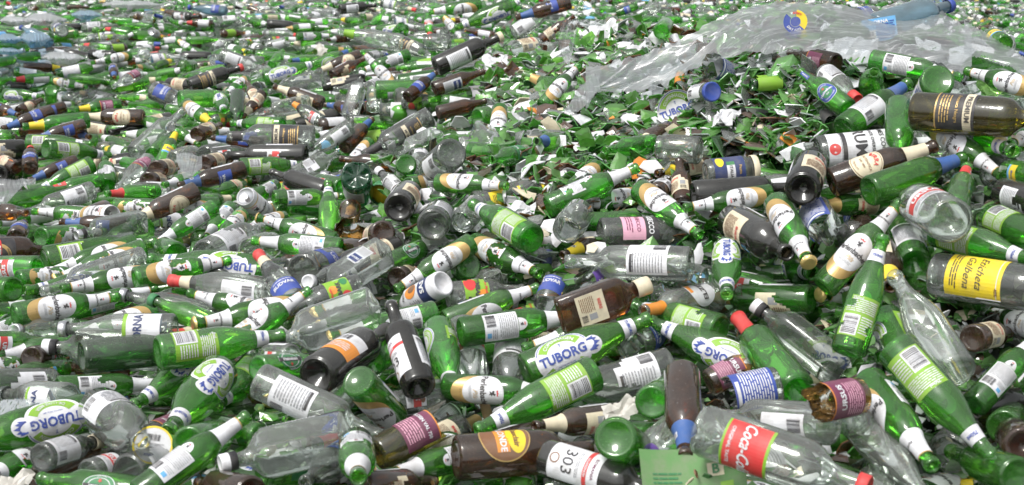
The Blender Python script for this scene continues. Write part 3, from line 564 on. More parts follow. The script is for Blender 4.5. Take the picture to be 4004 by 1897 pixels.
# ------------------------------------------------------------------ read the catalogue of things seen one by one
DATA = """@0 1397
tb 830 525 -575 880 r0 l1 |green beer bottle with an upside-down round green and white label
pb 480 880 -230 1200 r20
sm 395 960 960 790 fW cC l1 s1.05 |clear bottle with a yellowed cream screw cap
cs 960 500 1345 795 - fW r-30 l2 |grey dusty clear bottle with its open mouth aimed outward
pb 545 300 1560 250 B
cs 500 260 -500 290 fW r-20
wd 650 400 40 350 cS
dg 1150 150 645 90 l-1
gb 600 110 -50 230 fY
pb -300 150 420 60 r0
tb 2030 -20 1255 470 r20
tb 2085 150 1600 720 - r0 l1 |green bottle with a large crooked white and green round label
tb 2420 90 2050 480 B l-1
ww 1800 640 1060 945 fM
gb 1800 830 2250 700 +
pb 1330 1320 2360 560 r140 l2 |long green bottle slanting up with barcode label and white neck
pb 2500 760 1700 590 B
sq 3300 740 2110 1015 cW l1 |long square clear bottle with white cap on a black collar
br 350 1200 1250 850 fN s1.1 l-1
sm 840 1110 1400 960 fR
cb 1210 1110 2000 850
hk 1350 1290 380 1155 r0 l1
dg 2400 1300 1900 1200
@1000 1397
hk 20 110 700 60 r-30
cw 30 220 1200 760 r25 fW l1 |dusty clear bottle with a big pale label and black square
ww 590 170 1250 -260 + fO l1 |dark bottle whose round black base faces out
cs 760 400 1200 -50 fC l-1
gb 1100 40 1500 -250 +
pb 975 225 1520 800 + r60 l1
sm 1290 450 2000 350 fR l1
pb 1810 285 2900 340 r15 l2 |green bottle with round base and a gold and white label turned down
ck 2180 440 2235 630
cw 1500 900 2130 600 fC nG l-1
gw 1500 560 550 845 nR fN |green bottle with a red and gold neck band
sm 900 900 460 1200 - fU
pb 960 830 978 1140 - r180 l2 |green bottle seen mouth first with a white neck ring
pb 45 1120 1000 960 fG
pb 2150 900 1260 1120 B l0
gk 1850 850 1745 1090 - fW
d7 1915 960 3200 870 fX l1 |thick brown bottle with orange and yellow oval label
br 1020 1250 1700 1180
@2000 1397
ob -1290 930 -560 560 fM l2 |olive green bottle with its shoulder smashed off and maroon label
tb 790 150 -330 700 B l2 |green bottle with a lime barcode label and round base upper end
cs 1520 80 400 400 fW r10
br 1625 150 1660 960 - nU fN l3 |brown bottle standing neck down with blue band
br 1040 560 215 665 fC nC l1 |brown bottle with cream neck and cream label
gb 990 770 1260 950 + s1.15 l1 |round green ribbed bottle base facing outward
ww 330 960 1500 1330 fV r-10 l1 |dark wine bottle with a white label and red stripe
pb 90 960 60 1600 - r0
gb 1335 430 1560 250 +
cw 1750 550 1180 1030 nV fN
pt 1800 690 3400 1240 fK cR l1 |big clear plastic cola bottle with red label
bc 2540 270 2020 380 fJ l2 |broken clear jar with blue text label
bb 1880 250 2260 60 fM
@3004 1397
bb 860 370 430 450 - fM l3 |broken brown bottle stump with a plum label
cs 620 640 -500 560 fW
cb 840 600 1560 1400 fN l1 |long dusty brownish clear bottle
pb 960 230 1570 1040 r75 l2 - |green bottle hanging down with a white neck foil
tb 1200 -100 2150 970 B l3 |big green bottle sloping down with a bright lime label
pb 1960 460 2620 -250 B
gb 2240 670 2420 500 +
jr 1720 930 1900 700 +
gb 2370 1130 1750 900 +
dg 2440 860 2300 700 +
jr 1010 1180 1100 1400
gw 265 320 -300 -390 + nR fN l1
sq 690 130 -130 -500 l1 cW |tall square clear bottle with white cap and barcode
wd 1790 150 1200 -780 + fN l1 |clear sloping water bottle with blue and white label behind
@0 930
d7 -350 130 520 120 fX
gb 360 280 -350 290 fR +
tb 420 230 1500 40 B
pb 1290 60 440 345 r-20
pb 1370 110 512 400 c r-20 l1
cw 1370 210 400 520 fN
pb 1480 340 585 490 r10 l1
pb 170 400 900 330 r-10
gb 125 490 -400 480 +
tb 1100 420 225 500
pb 270 570 1000 480 B l-1
pb 140 740 1120 560 r0 l1 |green bottle with its whole gold and white label showing
pb 690 690 1500 480 B l1
wd 2080 760 1150 540 cS fN
gb 2150 880 1450 590 cG fN l1 |green bottle with a dark green clover cap
pb 2620 760 1785 520
pb 2900 640 1850 825 c r0 l1
cb 2590 520 1615 405 nR fW l1 s1.05 |clear wine bottle with red and cream neck foil
pb 1290 390 2190 215 r-10 l1
tb 2560 330 1410 205 r10 l0
cs 1960 170 2500 -100 + fW
gb 1680 150 1500 60 +
jr 2380 130 2600 60 +
pb 1480 700 650 960 r0
wd 1660 870 590 870 cS fD l2 |clear water bottle with a white and blue label and silver cap
wd 700 880 130 890 cS fN
pb -250 1000 500 700 B
sq 1500 1080 420 1040 cW l1
gw 780 1140 2000 1010 fN l1 |plain bright green bottle with embossed side
tb 1510 1100 2700 930 r160 l2
pb 2130 1080 2960 500 r-70 l1
cb 2500 800 1620 940 nR fN
gb -300 1000 500 990 fR
gb 800 1000 -50 1120 nW
br 300 1150 640 1120 fR
@1000 930
pb 810 100 -30 25 B l1
br 850 90 1150 130 fN
cb 430 700 20 150 nR fU l1
cs 440 320 900 200 + fU
ww 1350 100 625 330 nK
sq 1230 130 560 560 fA l1
ty 990 470 320 690 fT l2 |small clear juice bottle with green and red fruit label
wd 900 380 500 420 cW
sq 1130 660 150 1010 cB l1 |dusty square clear bottle with embossed side and black collar
pb 1720 720 690 960 c B l1 |green bottle with gold crown cap and white neck
pb 1500 950 600 1020
hk 1560 110 1150 310 l1
pb 2060 50 1340 490 r-10 l1
pb 2090 60 2710 345 - r-10 l1
gb 2040 270 1700 420 + fW
jp 1790 430 1430 640 + fP l1 |white and blue peach drink bottle
ty 1840 560 2560 500 fT
pb 1810 800 2700 470 r60
pb 1960 900 3100 740 B l2 |stout green bottle with a torn barcode label
ww 1560 1430 1290 640 fV l3 r-72 |upright dusty dark wine bottle
tb 1740 850 1880 1500 r95 l1
cs 1960 830 2150 1600 fR
cs 2450 980 2400 1500
sm 350 1130 -50 1110 fR
br 1350 380 1600 330
jr 2180 330 2230 500 -
@2000 930
tb 140 1280 1310 770 r0 l1 |big green bottle with white Copenhagen roundel and 750 ml neck
nk 340 50 340 290 nN
br 1000 -40 480 175 nY fN
cw 1710 250 525 225 fW l3 |clear wine bottle lying flat with a large text label
bc 950 330 680 430 fQ l1
bc 330 650 440 380 fU
fl 470 760 1300 450 fC cC l2 r15 |flat brown spirit flask with cream cap and label
gb 1120 760 1290 560
cw 1950 560 1245 705 nO fZ
tb 2000 880 1150 640 B l0
t3 2050 110 2055 550 - r0 l3 |small green bottle upside down with white neck label
gw 2870 590 1850 570 nG fC
tb 2400 1280 1310 790 r-10 l0
jr 1350 870 1140 1040 - fU
pb 1140 790 110 1060 B l1
jr 1500 350 1870 400
@3004 930
ww -330 -160 185 150 - l2 s1.1 |round-shouldered black bottle with open mouth
pb 80 -330 390 240 - c r30 l3
pb 530 470 1262 -335 r-10 l2 |green bottle with its big white and gold label square on
tb 760 1100 1100 -20 r180 l4 |tall green bottle leaning upright with lime barcode label
gw 1400 250 1200 -250 fW s1.1
br 1100 100 1170 470 - nY
tb 1400 -150 2100 300 r0 l-1
tb 1600 -60 2560 220 r180
cs 1590 350 3000 560 fE s1.25 l2 |large clear bottle with a bright yellow label
br 1950 960 2300 900
pb 2700 900 2100 700
tb 1120 760 1500 1500 r90
gb -550 380 360 560 fR
@0 465
bl 500 -70 20 95
gb 850 10 215 75 nY
bl 800 60 320 195 fU nU
bl 600 90 860 175 nU fU
tb 435 285 1050 350 + B
tb 260 230 880 240 r180
ww 230 290 -500 310
d7 285 470 290 280 fU cR s.9
br 160 470 -100 330 fB
bl 730 400 270 590 |brown bottle with a blue label and blue neck pointing down
tb 880 430 330 700 B
gb 970 580 460 670 nR
gb 80 800 700 650
cw 890 680 230 900 fW |cloudy clear wine bottle with faded label
gw 1030 640 1000 380
jr 1030 520 1230 560 fC
cw 1290 330 1750 -80 + fN
gb 1460 340 1650 150 +
gb 1560 210 1750 60 +
gb 1530 440 1690 110 nY fY l1 |green bottle with a yellow neck pointing up
pb 1570 40 1900 250 B
br 1880 150 2100 60 +
tb 2700 60 2205 40 r180
bl 2500 240 2020 180
jr 1950 350 2150 310 +
sm 2000 350 2440 300 fR
jr 1655 400 1850 330 +
br 1490 480 1700 450 +
br 1950 430 2200 380 +
br 1410 590 1620 600 +
wd 1420 400 1130 650 fM
gb 1190 420 1500 480 B
bl 2330 480 1700 640 fU l2 s1.1 |large brown bottle with blue and orange label
br 1870 690 1235 985 fB nC l1 |long brown bottle with cream oval label
gb 1900 560 1560 630 nW
br 1950 520 1660 575 nC
gb 1500 690 1005 715 nR
sm 1650 700 1100 670 fR
pb 2080 820 1435 830 r-40 l1
pb 2050 840 1460 1210 B l2
pb 1100 830 1700 840 r20
dg 1000 850 720 980
cn 830 930 1070 915 - l1 |crushed silver drink can with ring pull
bl 1220 1020 570 985
sq 1350 980 740 1110 cS l1
pb 1000 930 300 880
pb 390 1130 1000 1080 + r30
sm -100 900 330 880 fR
dg -150 880 250 900
bl 150 1130 230 990
gk 1300 1000 1385 1065 - l1
gb 1400 1000 900 1200
pb 2200 850 1950 1150 B
cn 2560 920 2340 740 - fP l3 |white and gold beer can with open top
gb 1800 820 2230 750 nC
gb 2300 640 2050 700 fB
pb 2700 950 2320 1060 c
pb 2300 920 2080 1180
@1000 465
cs 560 190 -270 160 nK fK l1 |clear spirit bottle with black and gold label
ww 480 350 -300 350 fR
tb -150 460 470 430 r180
wd 900 70 450 385 fW cW l1
sq 360 560 780 330 fW l1
br 850 270 1110 0 + nU fN l1
pb 1090 220 800 560
cw 1660 -20 1025 345 nK fK l2 |long clear wine bottle with a black neck
br 1340 440 800 380 fN
pg 960 540 1000 800 + l2 |green plastic bottle showing its petal shaped base
ww 680 690 150 510 fN l1 |plain dusty brown wine bottle
gb 830 650 470 580 + fJ nW l1
pb 170 760 840 735 B l2
pb 180 640 -100 800 B
pb 260 890 -150 860
pb 760 1170 15 940 c r-20 l1
tb 705 1130 690 600 fW B l0
pb 1040 650 850 980 r30
nb 900 1130 900 850 nN s2
sm 1380 700 1170 490 cW fW l1
ld 1210 720 1225 700 cL s1.5
ww 1365 845 1500 650 + l2 |black bottle base ring staring straight out
gb 1435 430 1400 640 + |green bottle base poking up
sm 1570 360 1555 460 -
cs 1870 330 1600 560 + fW l1
sq 1720 180 1370 350 fK
sq 2150 130 2300 330
pb 2330 -100 2290 340
gb 2560 330 2250 390 fG
pb 1740 610 2400 640 r-40 l1
pb 1450 640 1950 590
sm 2350 700 2210 550 cY
cs 2080 820 2850 640 fE nY
jr 2110 830 1960 990 l1
gb 1925 1010 2100 900 +
cw 1690 1010 1800 850 +
tb 2630 1150 2065 810 + B l3 s.95 |clean green bottle slanting down with base outward
br 1215 1085 1060 1160 +
@2000 465
gb 480 210 235 215 nU
gb -400 300 185 370
pb 810 460 450 800
pb 350 840 1205 465 r120 l2 |green bottle with two labels and neck raised over the broken glass
pb 1270 720 600 830 r0 l0
pb 1230 680 1800 1110 - r-30 l2
pb 645 1000 1500 960 fN l1
cs 840 1110 1900 1100 fQ s1.15 l1 |wide clear bottle with pink and black label
jr 650 900 520 1060 - l2 |open clear jar with orange inside
br 900 1100 600 1220 nY
jr 1800 300 1400 270 l1 s1.1
br 1850 440 1385 525 nY fC
nk 1260 650 1270 460 nW s1.6
jl 1850 530 2330 480 fI cC l2 |glass jar with a beige lid and navy label
br 1500 100 1190 240 nC fN
gb 1350 230 890 300
ww 1730 730 2750 650 fN l0 s1.05
pb 2480 720 1645 850 r0 l2 |green bottle with white label lying over a black bottle
gk 2030 1010 1950 1080 - l1
br 1380 720 1560 560 fW
br 1640 820 1600 400 fC
@3004 465
cs 450 340 1620 225 fS nW l1 |clear rum bottle with white label
br 600 610 1600 255 fB nC l2 s1.15 |large brown beer bottle with round cream label
gb 965 690 1870 370 + fN nU l3 s1.1 |green bottle with blue neck foil and round base
ww 330 670 430 330 + fC l2 |black ribbed bottle base with cream label
bc 440 860 560 1080 - l1
gb 1100 800 440 830 nG fC l1
br 780 870 1000 1150 fU
cs 1740 970 1300 740 + fR l2 s1.05 |clear bottle showing a dimpled round base
gb 1780 850 1900 450 nR
pb 1560 50 2250 560 r20 l1 s1.1
tb 1800 60 2350 315 -
ww 2250 700 2900 900 fW
tb 2130 950 2700 1200 r160 l1
gb 2300 500 2700 560 fY
pb 2700 60 2300 250 r0
@3004 0
tb 560 380 1100 300 l-2 fN |green bottle lying under the plastic sheet near its foot
gb 1250 420 1560 300 l-2 fN |green bottle under the sheet where the film frays
cs 330 330 -150 380 l-2 fU |clear bottle dimly seen under the plastic sheet
wd 1000 150 560 210 l-3 fU nN |clear bottle with blue label under the crest of the sheet
ow 1400 1060 2800 1160 fK l3 s1.1 |olive black wine bottle with black label
gb 720 1230 1340 790 + nU fW r-20 l2 s1.1
gw 1240 1010 1260 1500 fN l1
pt 1000 290 1740 50 cN fN s1.25 l-4 |blue plastic bottle with blue cap under the sheet
hz 760 1040 300 680 r0 l2 s1.05 |green bottle with blue oval label and red star
sm 540 700 850 950 cR fW l1 s1.2 |clear bottle with a red cap
gb 960 860 1012 690 - l2
pb 985 570 1850 735 B l2 |green bottle with white back label at the foot of the plastic sheet
pb 2600 870 1890 675 r0 l1
tb 1620 760 1400 1200 +
gk 2220 770 2110 810 - l1
br 650 600 200 500 fM
sq 2250 900 2700 1000 fW
nk 620 1180 530 1080 nK s1.5
gb 2250 420 2060 300 fY
nk -150 790 100 770 nL s1.5
@2000 0
sm 20 330 420 50 fW l1 s1.3
bl 560 20 40 170
jr 1420 60 1270 120 - s1.3
pb 1000 130 1300 20 fU
gb 1430 300 1500 200 +
pb 300 1010 640 620 r0 l1 |green bottle lying in shards with a white and gold label
nk 620 690 465 770 nK l2 s1.6
jr 50 470 250 430 + fC
jl 1750 910 1915 875 - cN fW l1 s.75
nk 1600 830 1610 700 nO s1.3
nk 2600 790 2290 810 nL s1.6 l1
nk 1250 850 1080 890 nK s1.4
bc 2080 750 1880 620 fJ - s1.1
br 280 390 600 150 fC
@1000 0
ww 1715 640 2345 345 fW cC l2 |long dark wine bottle with cork in its neck
br 1700 850 2180 680 fA
bl 1450 930 1720 690
br 1735 1080 2200 960 fN
sq 890 1120 1020 690 cW l2 |square clear bottle standing with white cap
jr 1130 1060 1130 830
pb 1340 840 1015 490 r0 l2
pb 1460 520 1000 680 B l1
cs 1320 380 1720 560 fK s1.4 l1 |big round clear demijohn with a black label
cb 1400 420 780 300 nL fN
gb 1640 150 1668 400 - fR nR l2
pb 1790 150 1975 390 - r10 l2
pb 2150 40 1650 120
gb 1390 250 1300 350 +
tb 1450 290 1050 275
jr 1860 410 1600 400 +
wd 1200 20 1530 100 nR
tb 555 640 905 480 + nU
br 1000 530 590 680 fB nC l1
br 730 720 1030 560 + fC
tb 85 760 600 590 + l1
gb 600 570 315 580 nU
sq 640 740 120 880
br 640 990 170 825 fC nC l2
sq 480 980 80 1070 s1.1
sm 640 1170 330 970 nO fR l1 s1.2
bl 1000 1040 660 1000
pb 390 350 730 340 + B
ww 800 90 1150 50 fW
gb 1100 250 1230 100 B fW
tb 2440 60 1900 270
tb 2250 200 2560 -20
br 20 1000 -80 780 fC
gb 150 620 260 480
jr 2440 300 2600 250 - cB
@0 0
br 1370 1120 790 1115 fB nC r0 |brown bottle lying flat with cream oval label far back
gb 1150 1000 710 1045 nY fM
ww 1810 820 2310 640 cR fK |dark bottle with orange print and a red cap
tb 1710 950 2330 930 fN
jr 1450 860 1690 960 fU s1.4
gb 490 860 480 1050 +
pb 1690 390 1900 520
bl 620 1020 200 1130
bl -80 1000 180 1100
br 180 1060 400 950 fB
cn 1500 330 1445 300 -
tb 50 900 410 920
pb 2350 760 2150 900
gw 2270 900 2250 1190 fN
br 2500 900 2320 1120 nC
pb 1780 1000 2030 1180 - nY
tb 2100 950 2140 1060
jr 1380 530 1370 500 -
ww 860 520 1200 540 fW
pb 1250 530 870 600
pb 500 770 830 830
wd 1330 700 1080 830 fM
ww 1660 150 1900 160 fV
wd 2160 110 1800 70 cN fU
bl 1080 640 1090 740
pt 480 420 200 260 fN cN
cs 600 300 500 240 + fI
"""
ITEMS = []; ox = oy = 0
for ln in DATA.strip().splitlines():
    ln = ln.strip()
    if not ln: continue
    if ln[0] == '@': ox, oy = map(float, ln[1:].split()); continue
    lab = None
    if '|' in ln: ln, lab = ln.split('|')
    t = ln.split(); kd = t[0]; c = [float(v) for v in t[1:5]]
    it = dict(kind=kd, b=(ox + c[0] / 2.44, oy + c[1] / 2.44), t=(ox + c[2] / 2.44, oy + c[3] / 2.44), roll=None, lay=0.0, sc=1.0, f=K[kd][5], n=K[kd][6], tilt=0, cap=None, lab=lab, B=False)
    for x in t[5:]:
        if x == '+': it['tilt'] = 1
        elif x == '-': it['tilt'] = -1
        elif x == 'B': it['roll'] = 180.0; it['B'] = True
        elif x == 'c': it['cap'] = 'crown'
        elif x[0] == 'r': it['roll'] = float(x[1:])
        elif x[0] == 'l': it['lay'] = float(x[1:])
        elif x[0] == 's': it['sc'] = float(x[1:])
        elif x[0] == 'f': it['f'] = x[1:]
        elif x[0] == 'n': it['n'] = x[1:]
        elif x[0] == 'c': it['cap'] = x[1:]
    if kd == 'd7' and it['b'][0] < 100: it['f'] = 'X3'
    if it['f'] == 'Z' and kd != 'hz': it['f'] = 'Z2'
    if it['f'] == 'K' and kd == 'pt': it['f'] = 'K2'
    if it['f'] == 'P' and kd == 'jp': it['f'] = 'P2'
    if it['f'] == 'P' and kd == 'cn': it['f'] = 'P3'
    if it['f'] == 'T' and kd == 'ty': it['f'] = 'T2'
    if it['f'] == 'J' and kd == 'gb': it['f'] = 'R'
    if it['roll'] is None: it['roll'] = random.uniform(-55, 55)
    ITEMS.append(it)
def solve(it):
    L0, R = K[it['kind']][:2]
    rb, rt = ray(*it['b']), ray(*it['t'])
    mx, my = (it['b'][0] + it['t'][0]) / 2, (it['b'][1] + it['t'][1]) / 2
    mx = min(max(mx, -300), 4300); my = min(max(my, 5), 2100)
    near = max(it['b'][1], it['t'][1])
    dm = hit(mx, my + R * F / 5, 0.0) - .045 * it['lay'] - R
    s = rt + rb; dd = rt - rb; sc = it['sc']
    mn = dm * math.sqrt(max(1e-9, dd @ dd - (dd @ s) ** 2 / (s @ s)))        # shortest possible length at this depth
    if it['tilt'] == 0:
        want = mn / math.cos(math.radians(16)); sc2 = want / (L0 * sc)
        sc2 = min(max(sc2, .84), 1.16); Lw = L0 * sc * sc2; sc *= sc2
    else:
        Lw = L0 * sc
        if mn > Lw * .98: q = min(mn / (Lw * .98), 1.16); sc *= q; Lw *= q
    if mn > Lw * .995: dm *= Lw * .995 / mn
    A = s @ s; B = 2 * dm * (dd @ s); C = dm * dm * (dd @ dd) - Lw * Lw
    disc = max(0, B * B - 4 * A * C); r1 = (-B + math.sqrt(disc)) / (2 * A); r2 = (-B - math.sqrt(disc)) / (2 * A)
    if it['tilt'] == 1: q = max(r1, r2)
    elif it['tilt'] == -1: q = min(r1, r2)
    else:
        q = max(r1, r2) if it['t'][1] <= it['b'][1] else min(r1, r2)
    db, dt = dm - q, dm + q
    it['P0'] = ORI + db * rb; it['P1'] = ORI + dt * rt; it['L'] = float(np.linalg.norm(it['P1'] - it['P0'])); it['sc'] = it['L'] / L0; it['R'] = R * min(it['sc'], 1.3); it['dm'] = dm
for it in ITEMS: solve(it)
# let overlapping things slide apart along their own sight lines, so the picture keeps its layout
NP = 6
def samples(its): return np.array([[i['P0'] + (i['P1'] - i['P0']) * (k + .4) / NP for k in range(NP)] for i in its])
S0 = samples(ITEMS); RR = np.array([i['R'] for i in ITEMS]); n = len(ITEMS)
DIR = (S0.mean(1) - ORI); DIR /= np.linalg.norm(DIR, axis=1)[:, None]
rank = np.array([i['lay'] * 400 + max(i['b'][1], i['t'][1]) for i in ITEMS]); shift = np.zeros(n)
taper = np.array([1, 1, 1, .95, .6, .45])
for rep in range(14):
    S = S0 + shift[:, None, None] * DIR[:, None, :]
    mid = S.mean(1); D = np.linalg.norm(mid[:, None] - mid[None], axis=2)
    I, J = np.nonzero(np.triu(D < .34, 1))
    dist = np.linalg.norm(S[I][:, :, None] - S[J][:, None, :], axis=3)
    pen = (RR[I][:, None, None] * taper[None, :, None] + RR[J][:, None, None] * taper[None, None, :]) - dist
    pm = pen.reshape(len(I), -1).max(1); ok = pm > .003
    for a, b, p in zip(I[ok], J[ok], pm[ok]):
        nr, fr = (a, b) if rank[a] > rank[b] else (b, a)
        shift[nr] -= p * .22; shift[fr] += p * .30
    shift = np.clip(shift, -.09, .22)
for it, sft, dr in zip(ITEMS, shift, DIR): it['P0'] = it['P0'] + sft * dr; it['P1'] = it['P1'] + sft * dr
def basis(P0, P1, roll):
    a = Vector(P1 - P0).normalized(); v = (Vector(ORI) - Vector((P0 + P1) / 2)).normalized()
    e0 = v - a * v.dot(a)
    e0 = e0.normalized() if e0.length > 1e-4 else a.orthogonal().normalized()
    e1 = a.cross(e0); x = e0 * math.cos(roll) + e1 * math.sin(roll); y = a.cross(x)
    return Matrix(((x.x, y.x, a.x, P0[0]), (x.y, y.y, a.y, P0[1]), (x.z, y.z, a.z, P0[2]), (0, 0, 0, 1)))
# ------------------------------------------------------------------ wording
GL = dict(glass_green='green', glass_dark_green='dark green', glass_brown='brown', glass_black='black', glass_olive='olive', glass_clear='clear', plastic_green='green', plastic_blue='blue', paper_white='white', cork='tan', ink_yellow='yellow')
CAT = dict(beer_bottle='bottle', wine_bottle='bottle', spirit_bottle='bottle', water_bottle='bottle', small_bottle='bottle', juice_bottle='bottle', spirit_flask='flask', glass_jar='jar', drink_bottle='bottle', drink_can='can',
           plastic_bottle='plastic bottle', broken_bottle='broken bottle', broken_jar='broken jar', bottle_neck='bottle neck', cork='cork', tin_lid='lid')
DES = dict(P='white-and-gold label', W='white label', T='round green-white label', H='green oval label', Z='blue label', C='cream label', O='orange label', V='white label and red stripe', M='plum label', R='red label', B='cream oval label', U='blue label', K='black label', K2='red label',
           X='orange oval label', X3='black-gold label', A='grey label', J='blue label', Q='bright label', I='navy label', E='yellow label', Y='yellow label', Z2='round label', S='white rum label', P2='blue label', P3='gold band', T2='fruit label', G='dark green label', D='blue-white label')
NKD = dict(W='white neck', G='gold neck', R='red neck', U='blue neck', Y='yellow neck', K='black neck', C='cream neck', O='orange neck', V='violet neck', L='lime neck')
CPD = dict(crown='gold crown cap', C='cream cap', W='white cap', S='silver cap', R='red cap', B='black cap', G='green cap', Y='yellow cap', N='blue cap', L='green rim', K='cork')
MARKS = [i for i in ITEMS if i['lab']]
for it in ITEMS: it['m'] = np.array([(it['b'][0] + it['t'][0]) / 2, (it['b'][1] + it['t'][1]) / 2])
SHORT = {}
def short(s):
    w = s.split(' with ')
    h = w[0].split(' ')[:4]; tail = ' '.join(w[1].split(' ')[:5]) if len(w) > 1 else ''
    return s
USED = {}
def where(it, rnk):
    c = sorted([m for m in MARKS if m is not it], key=lambda m: np.linalg.norm((m['m'] - it['m']) * (1, 1.5)))[rnk]
    dx, dy = it['m'] - c['m']
    rel = ('behind' if dy < 0 else 'in front of') if abs(dy) > abs(dx) * .5 else 'beside'
    return rel, c
def head(lab):                                          # a landmark's name, cut to a few telling words
    for a in (' with ', ' whose ', ' and ', ' lying ', ' slanting ', ' hanging ', ' sloping ', ' standing ', ' showing ', ' seen ', ' facing ', ' leaning ', ' pointing ', ' over ', ' at the ', ' poking ', ' staring '):
        pass
    return lab
def wording(it):
    if it['lab']: return it['lab']
    kd = it['kind']; w = [GL[K[kd][3]]]
    nm = K[kd][4].replace('_', ' '); d = []
    if it['B'] and it['f'] in ('P', 'T'): d.append('barcode label' if it['f'] == 'P' else 'lime label')
    elif it['f'] in DES: d.append(DES[it['f']])
    if it['cap']: d.append(CPD[it['cap']])
    elif it['n'] in NKD: d.append(NKD[it['n']])
    w.append(nm)
    st = {1: 'base outward', -1: 'mouth outward', 0: ''}[it['tilt']]
    s = ' '.join(w) + ((' with ' + ' and '.join(d)) if d else '') + (', ' + st if st else '')
    return s
LM = {}                                                 # landmarks: short phrase
for m in MARKS:
    t = m['lab'].strip(); ws = t.split()
    LM[id(m)] = t
SHORTS = ["%s"]
def lm(m):
    ws = LM[id(m)].split(); 
    stop = {'its', 'a', 'the', 'an', 'whole', 'big', 'very'}
    out = [x for x in ws if x not in stop]
    return ' '.join(out[:7]) if len(out) > 7 else ' '.join(out)
def trim(ws):
    while ws and ws[-1] in ('with', 'and', 'in', 'on', 'its', 'over', 'of', 'at', 'by', 'up', 'a', 'the', 'to', 'out', 'from', 'white', 'bright', 'round', 'black', 'gold'): ws = ws[:-1]
    return ws
def final_label(it, k):
    s = wording(it)
    if it['lab']: return s
    rel, c = where(it, k)
    ws = s.split(); room = 16 - len(ws) - len(rel.split()) - 1
    l = trim(lm(c).split()[:max(4, min(room, 7))])
    return ' '.join(ws + rel.split() + ['the'] + l)
seen = {}
for it in ITEMS:
    for k in range(6):
        s = final_label(it, k).strip()
        if s not in seen and len(s.split()) <= 16: break
    it['label'] = ' '.join(s.split()[:16]); seen[s] = 1
# ------------------------------------------------------------------ place them
GROUPS = dict(beer_bottle='beer bottles lying in the heap', wine_bottle='wine bottles lying in the heap', spirit_bottle='spirit bottles lying in the heap', glass_jar='glass jars lying in the heap', small_bottle='small bottles lying in the heap')
TR = random.Random(5); KEEP = {i['lab'] for i in ITEMS if i['lab']}
def build(kind, f, nk_, cap, M, sc, label, group=None, gmat=None, var=0):
    nm, cat = K[kind][4], CAT[K[kind][4]]
    root = bpy.data.objects.new(nm, None); COL.objects.link(root); root.empty_display_size = .02
    root.matrix_world = M @ Matrix.Scale(sc, 4)
    root['label'] = label; root['category'] = cat
    if group: root['group'] = group
    obj('glass_body' if 'glass' in K[kind][3] else 'body', body_mesh(kind, var, gmat), root)
    if f != 'N':
        tv = int(max(0, TR.random() * 7 - 3.6)) if label not in KEEP else 0
        a, b = label_mesh(kind, f, False, tv)
        if a:
            lo = obj('label', a, root)
            if b: obj('lettering', b, lo)
        back = {'P': 'P-', 'T': 'T-'}.get(f)
        if back and kind in ('pb', 'tb', 't3'):
            a, b = label_mesh(kind, back, True, int(max(0, TR.random() * 7 - 3.6))); lo = obj('back_label', a, root); obj('lettering', b, lo)
        elif f in ('C', 'K', 'V', 'B', 'H', 'Z', 'U', 'M', 'R', 'S') and K[kind][2] != 'cut':
            a, b = label_mesh(kind, 'W', True); lo = obj('back_label', a, root); obj('lettering', b, lo)
    last = None
    for n_, me in neck_meshes(kind, nk_):
        if n_ == 'lettering' and last: obj(n_, me, last)
        else: last = obj(n_, me, root)
    if cap: obj('cap', cap_mesh(kind, cap), root)
    if kind == 'cn': can_top(root)
    return root
for q, it in enumerate(ITEMS):
    kd = it['kind']; g = GROUPS.get(K[kd][4])
    gm = 'plastic_blue' if kd in ('pt', 'wd', 'cs') and it['f'] in ('U', 'N') and it['cap'] == 'N' else None
    if gm: it['label'] = it['label'].replace('clear', 'blue')
    if kd == 'gw' and q % 3 == 0: gm = 'glass_dark_green'
    build(kd, it['f'], it['n'], it['cap'], basis(it['P0'], it['P1'], math.radians(it['roll'])), it['sc'], it['label'], g, gm, q % 5)

# ------------------------------------------------------------------ the ground the heap stands on
def grid_ground():
    us = np.linspace(-1.6, 1.6, 90); vs = np.exp(np.linspace(math.log(1.6), math.log(1200), 160))
    V = []; 
    for y in vs:
        for u in us: V.append((u * y, y, float(heap(u * y, y)) - .12 - .004 * min(y, 60)))
    Fc = [(j * 90 + i, j * 90 + i + 1, (j + 1) * 90 + i + 1, (j + 1) * 90 + i) for j in range(159) for i in range(89)]
    o = obj('ground', mesh('ground', V, Fc, ['cullet'])); o['kind'] = 'structure'
grid_ground()
# ------------------------------------------------------------------ more bottles: those too far or too buried to list one by one
occ = np.concatenate([samples([i for i in ITEMS if i['kind'] != 'ld']).reshape(-1, 3)]); occr = np.repeat(RR[[k for k, i in enumerate(ITEMS) if i['kind'] != 'ld']], NP)
CRUSH = np.array([(1180, 90), (1330, 50), (1560, 15), (1900, 5), (2350, 0), (2420, 140), (2100, 200), (2080, 330), (2000, 400), (1850, 350), (1620, 480), (1420, 500), (1250, 620), (1050, 640), (1100, 430), (1220, 300), (1200, 200)]) * (4004 / 2576)
def inside(px, py, P=CRUSH):
    c = np.zeros(np.shape(px), bool); n = len(P)
    for i in range(n):
        (x1, y1), (x2, y2) = P[i], P[(i + 1) % n]
        t = ((y1 > py) != (y2 > py)) & (px < (x2 - x1) * (py - y1) / (y2 - y1 + 1e-9) + x1); c ^= t
    return c
def project(P):
    Q = np.asarray(P) - ORI; d = Q[..., 1] * cp - Q[..., 2] * sp_; x = Q[..., 0]; y = Q[..., 1] * sp_ + Q[..., 2] * cp
    return CX + F * x / d, CY - F * y / d, d
FILL = []
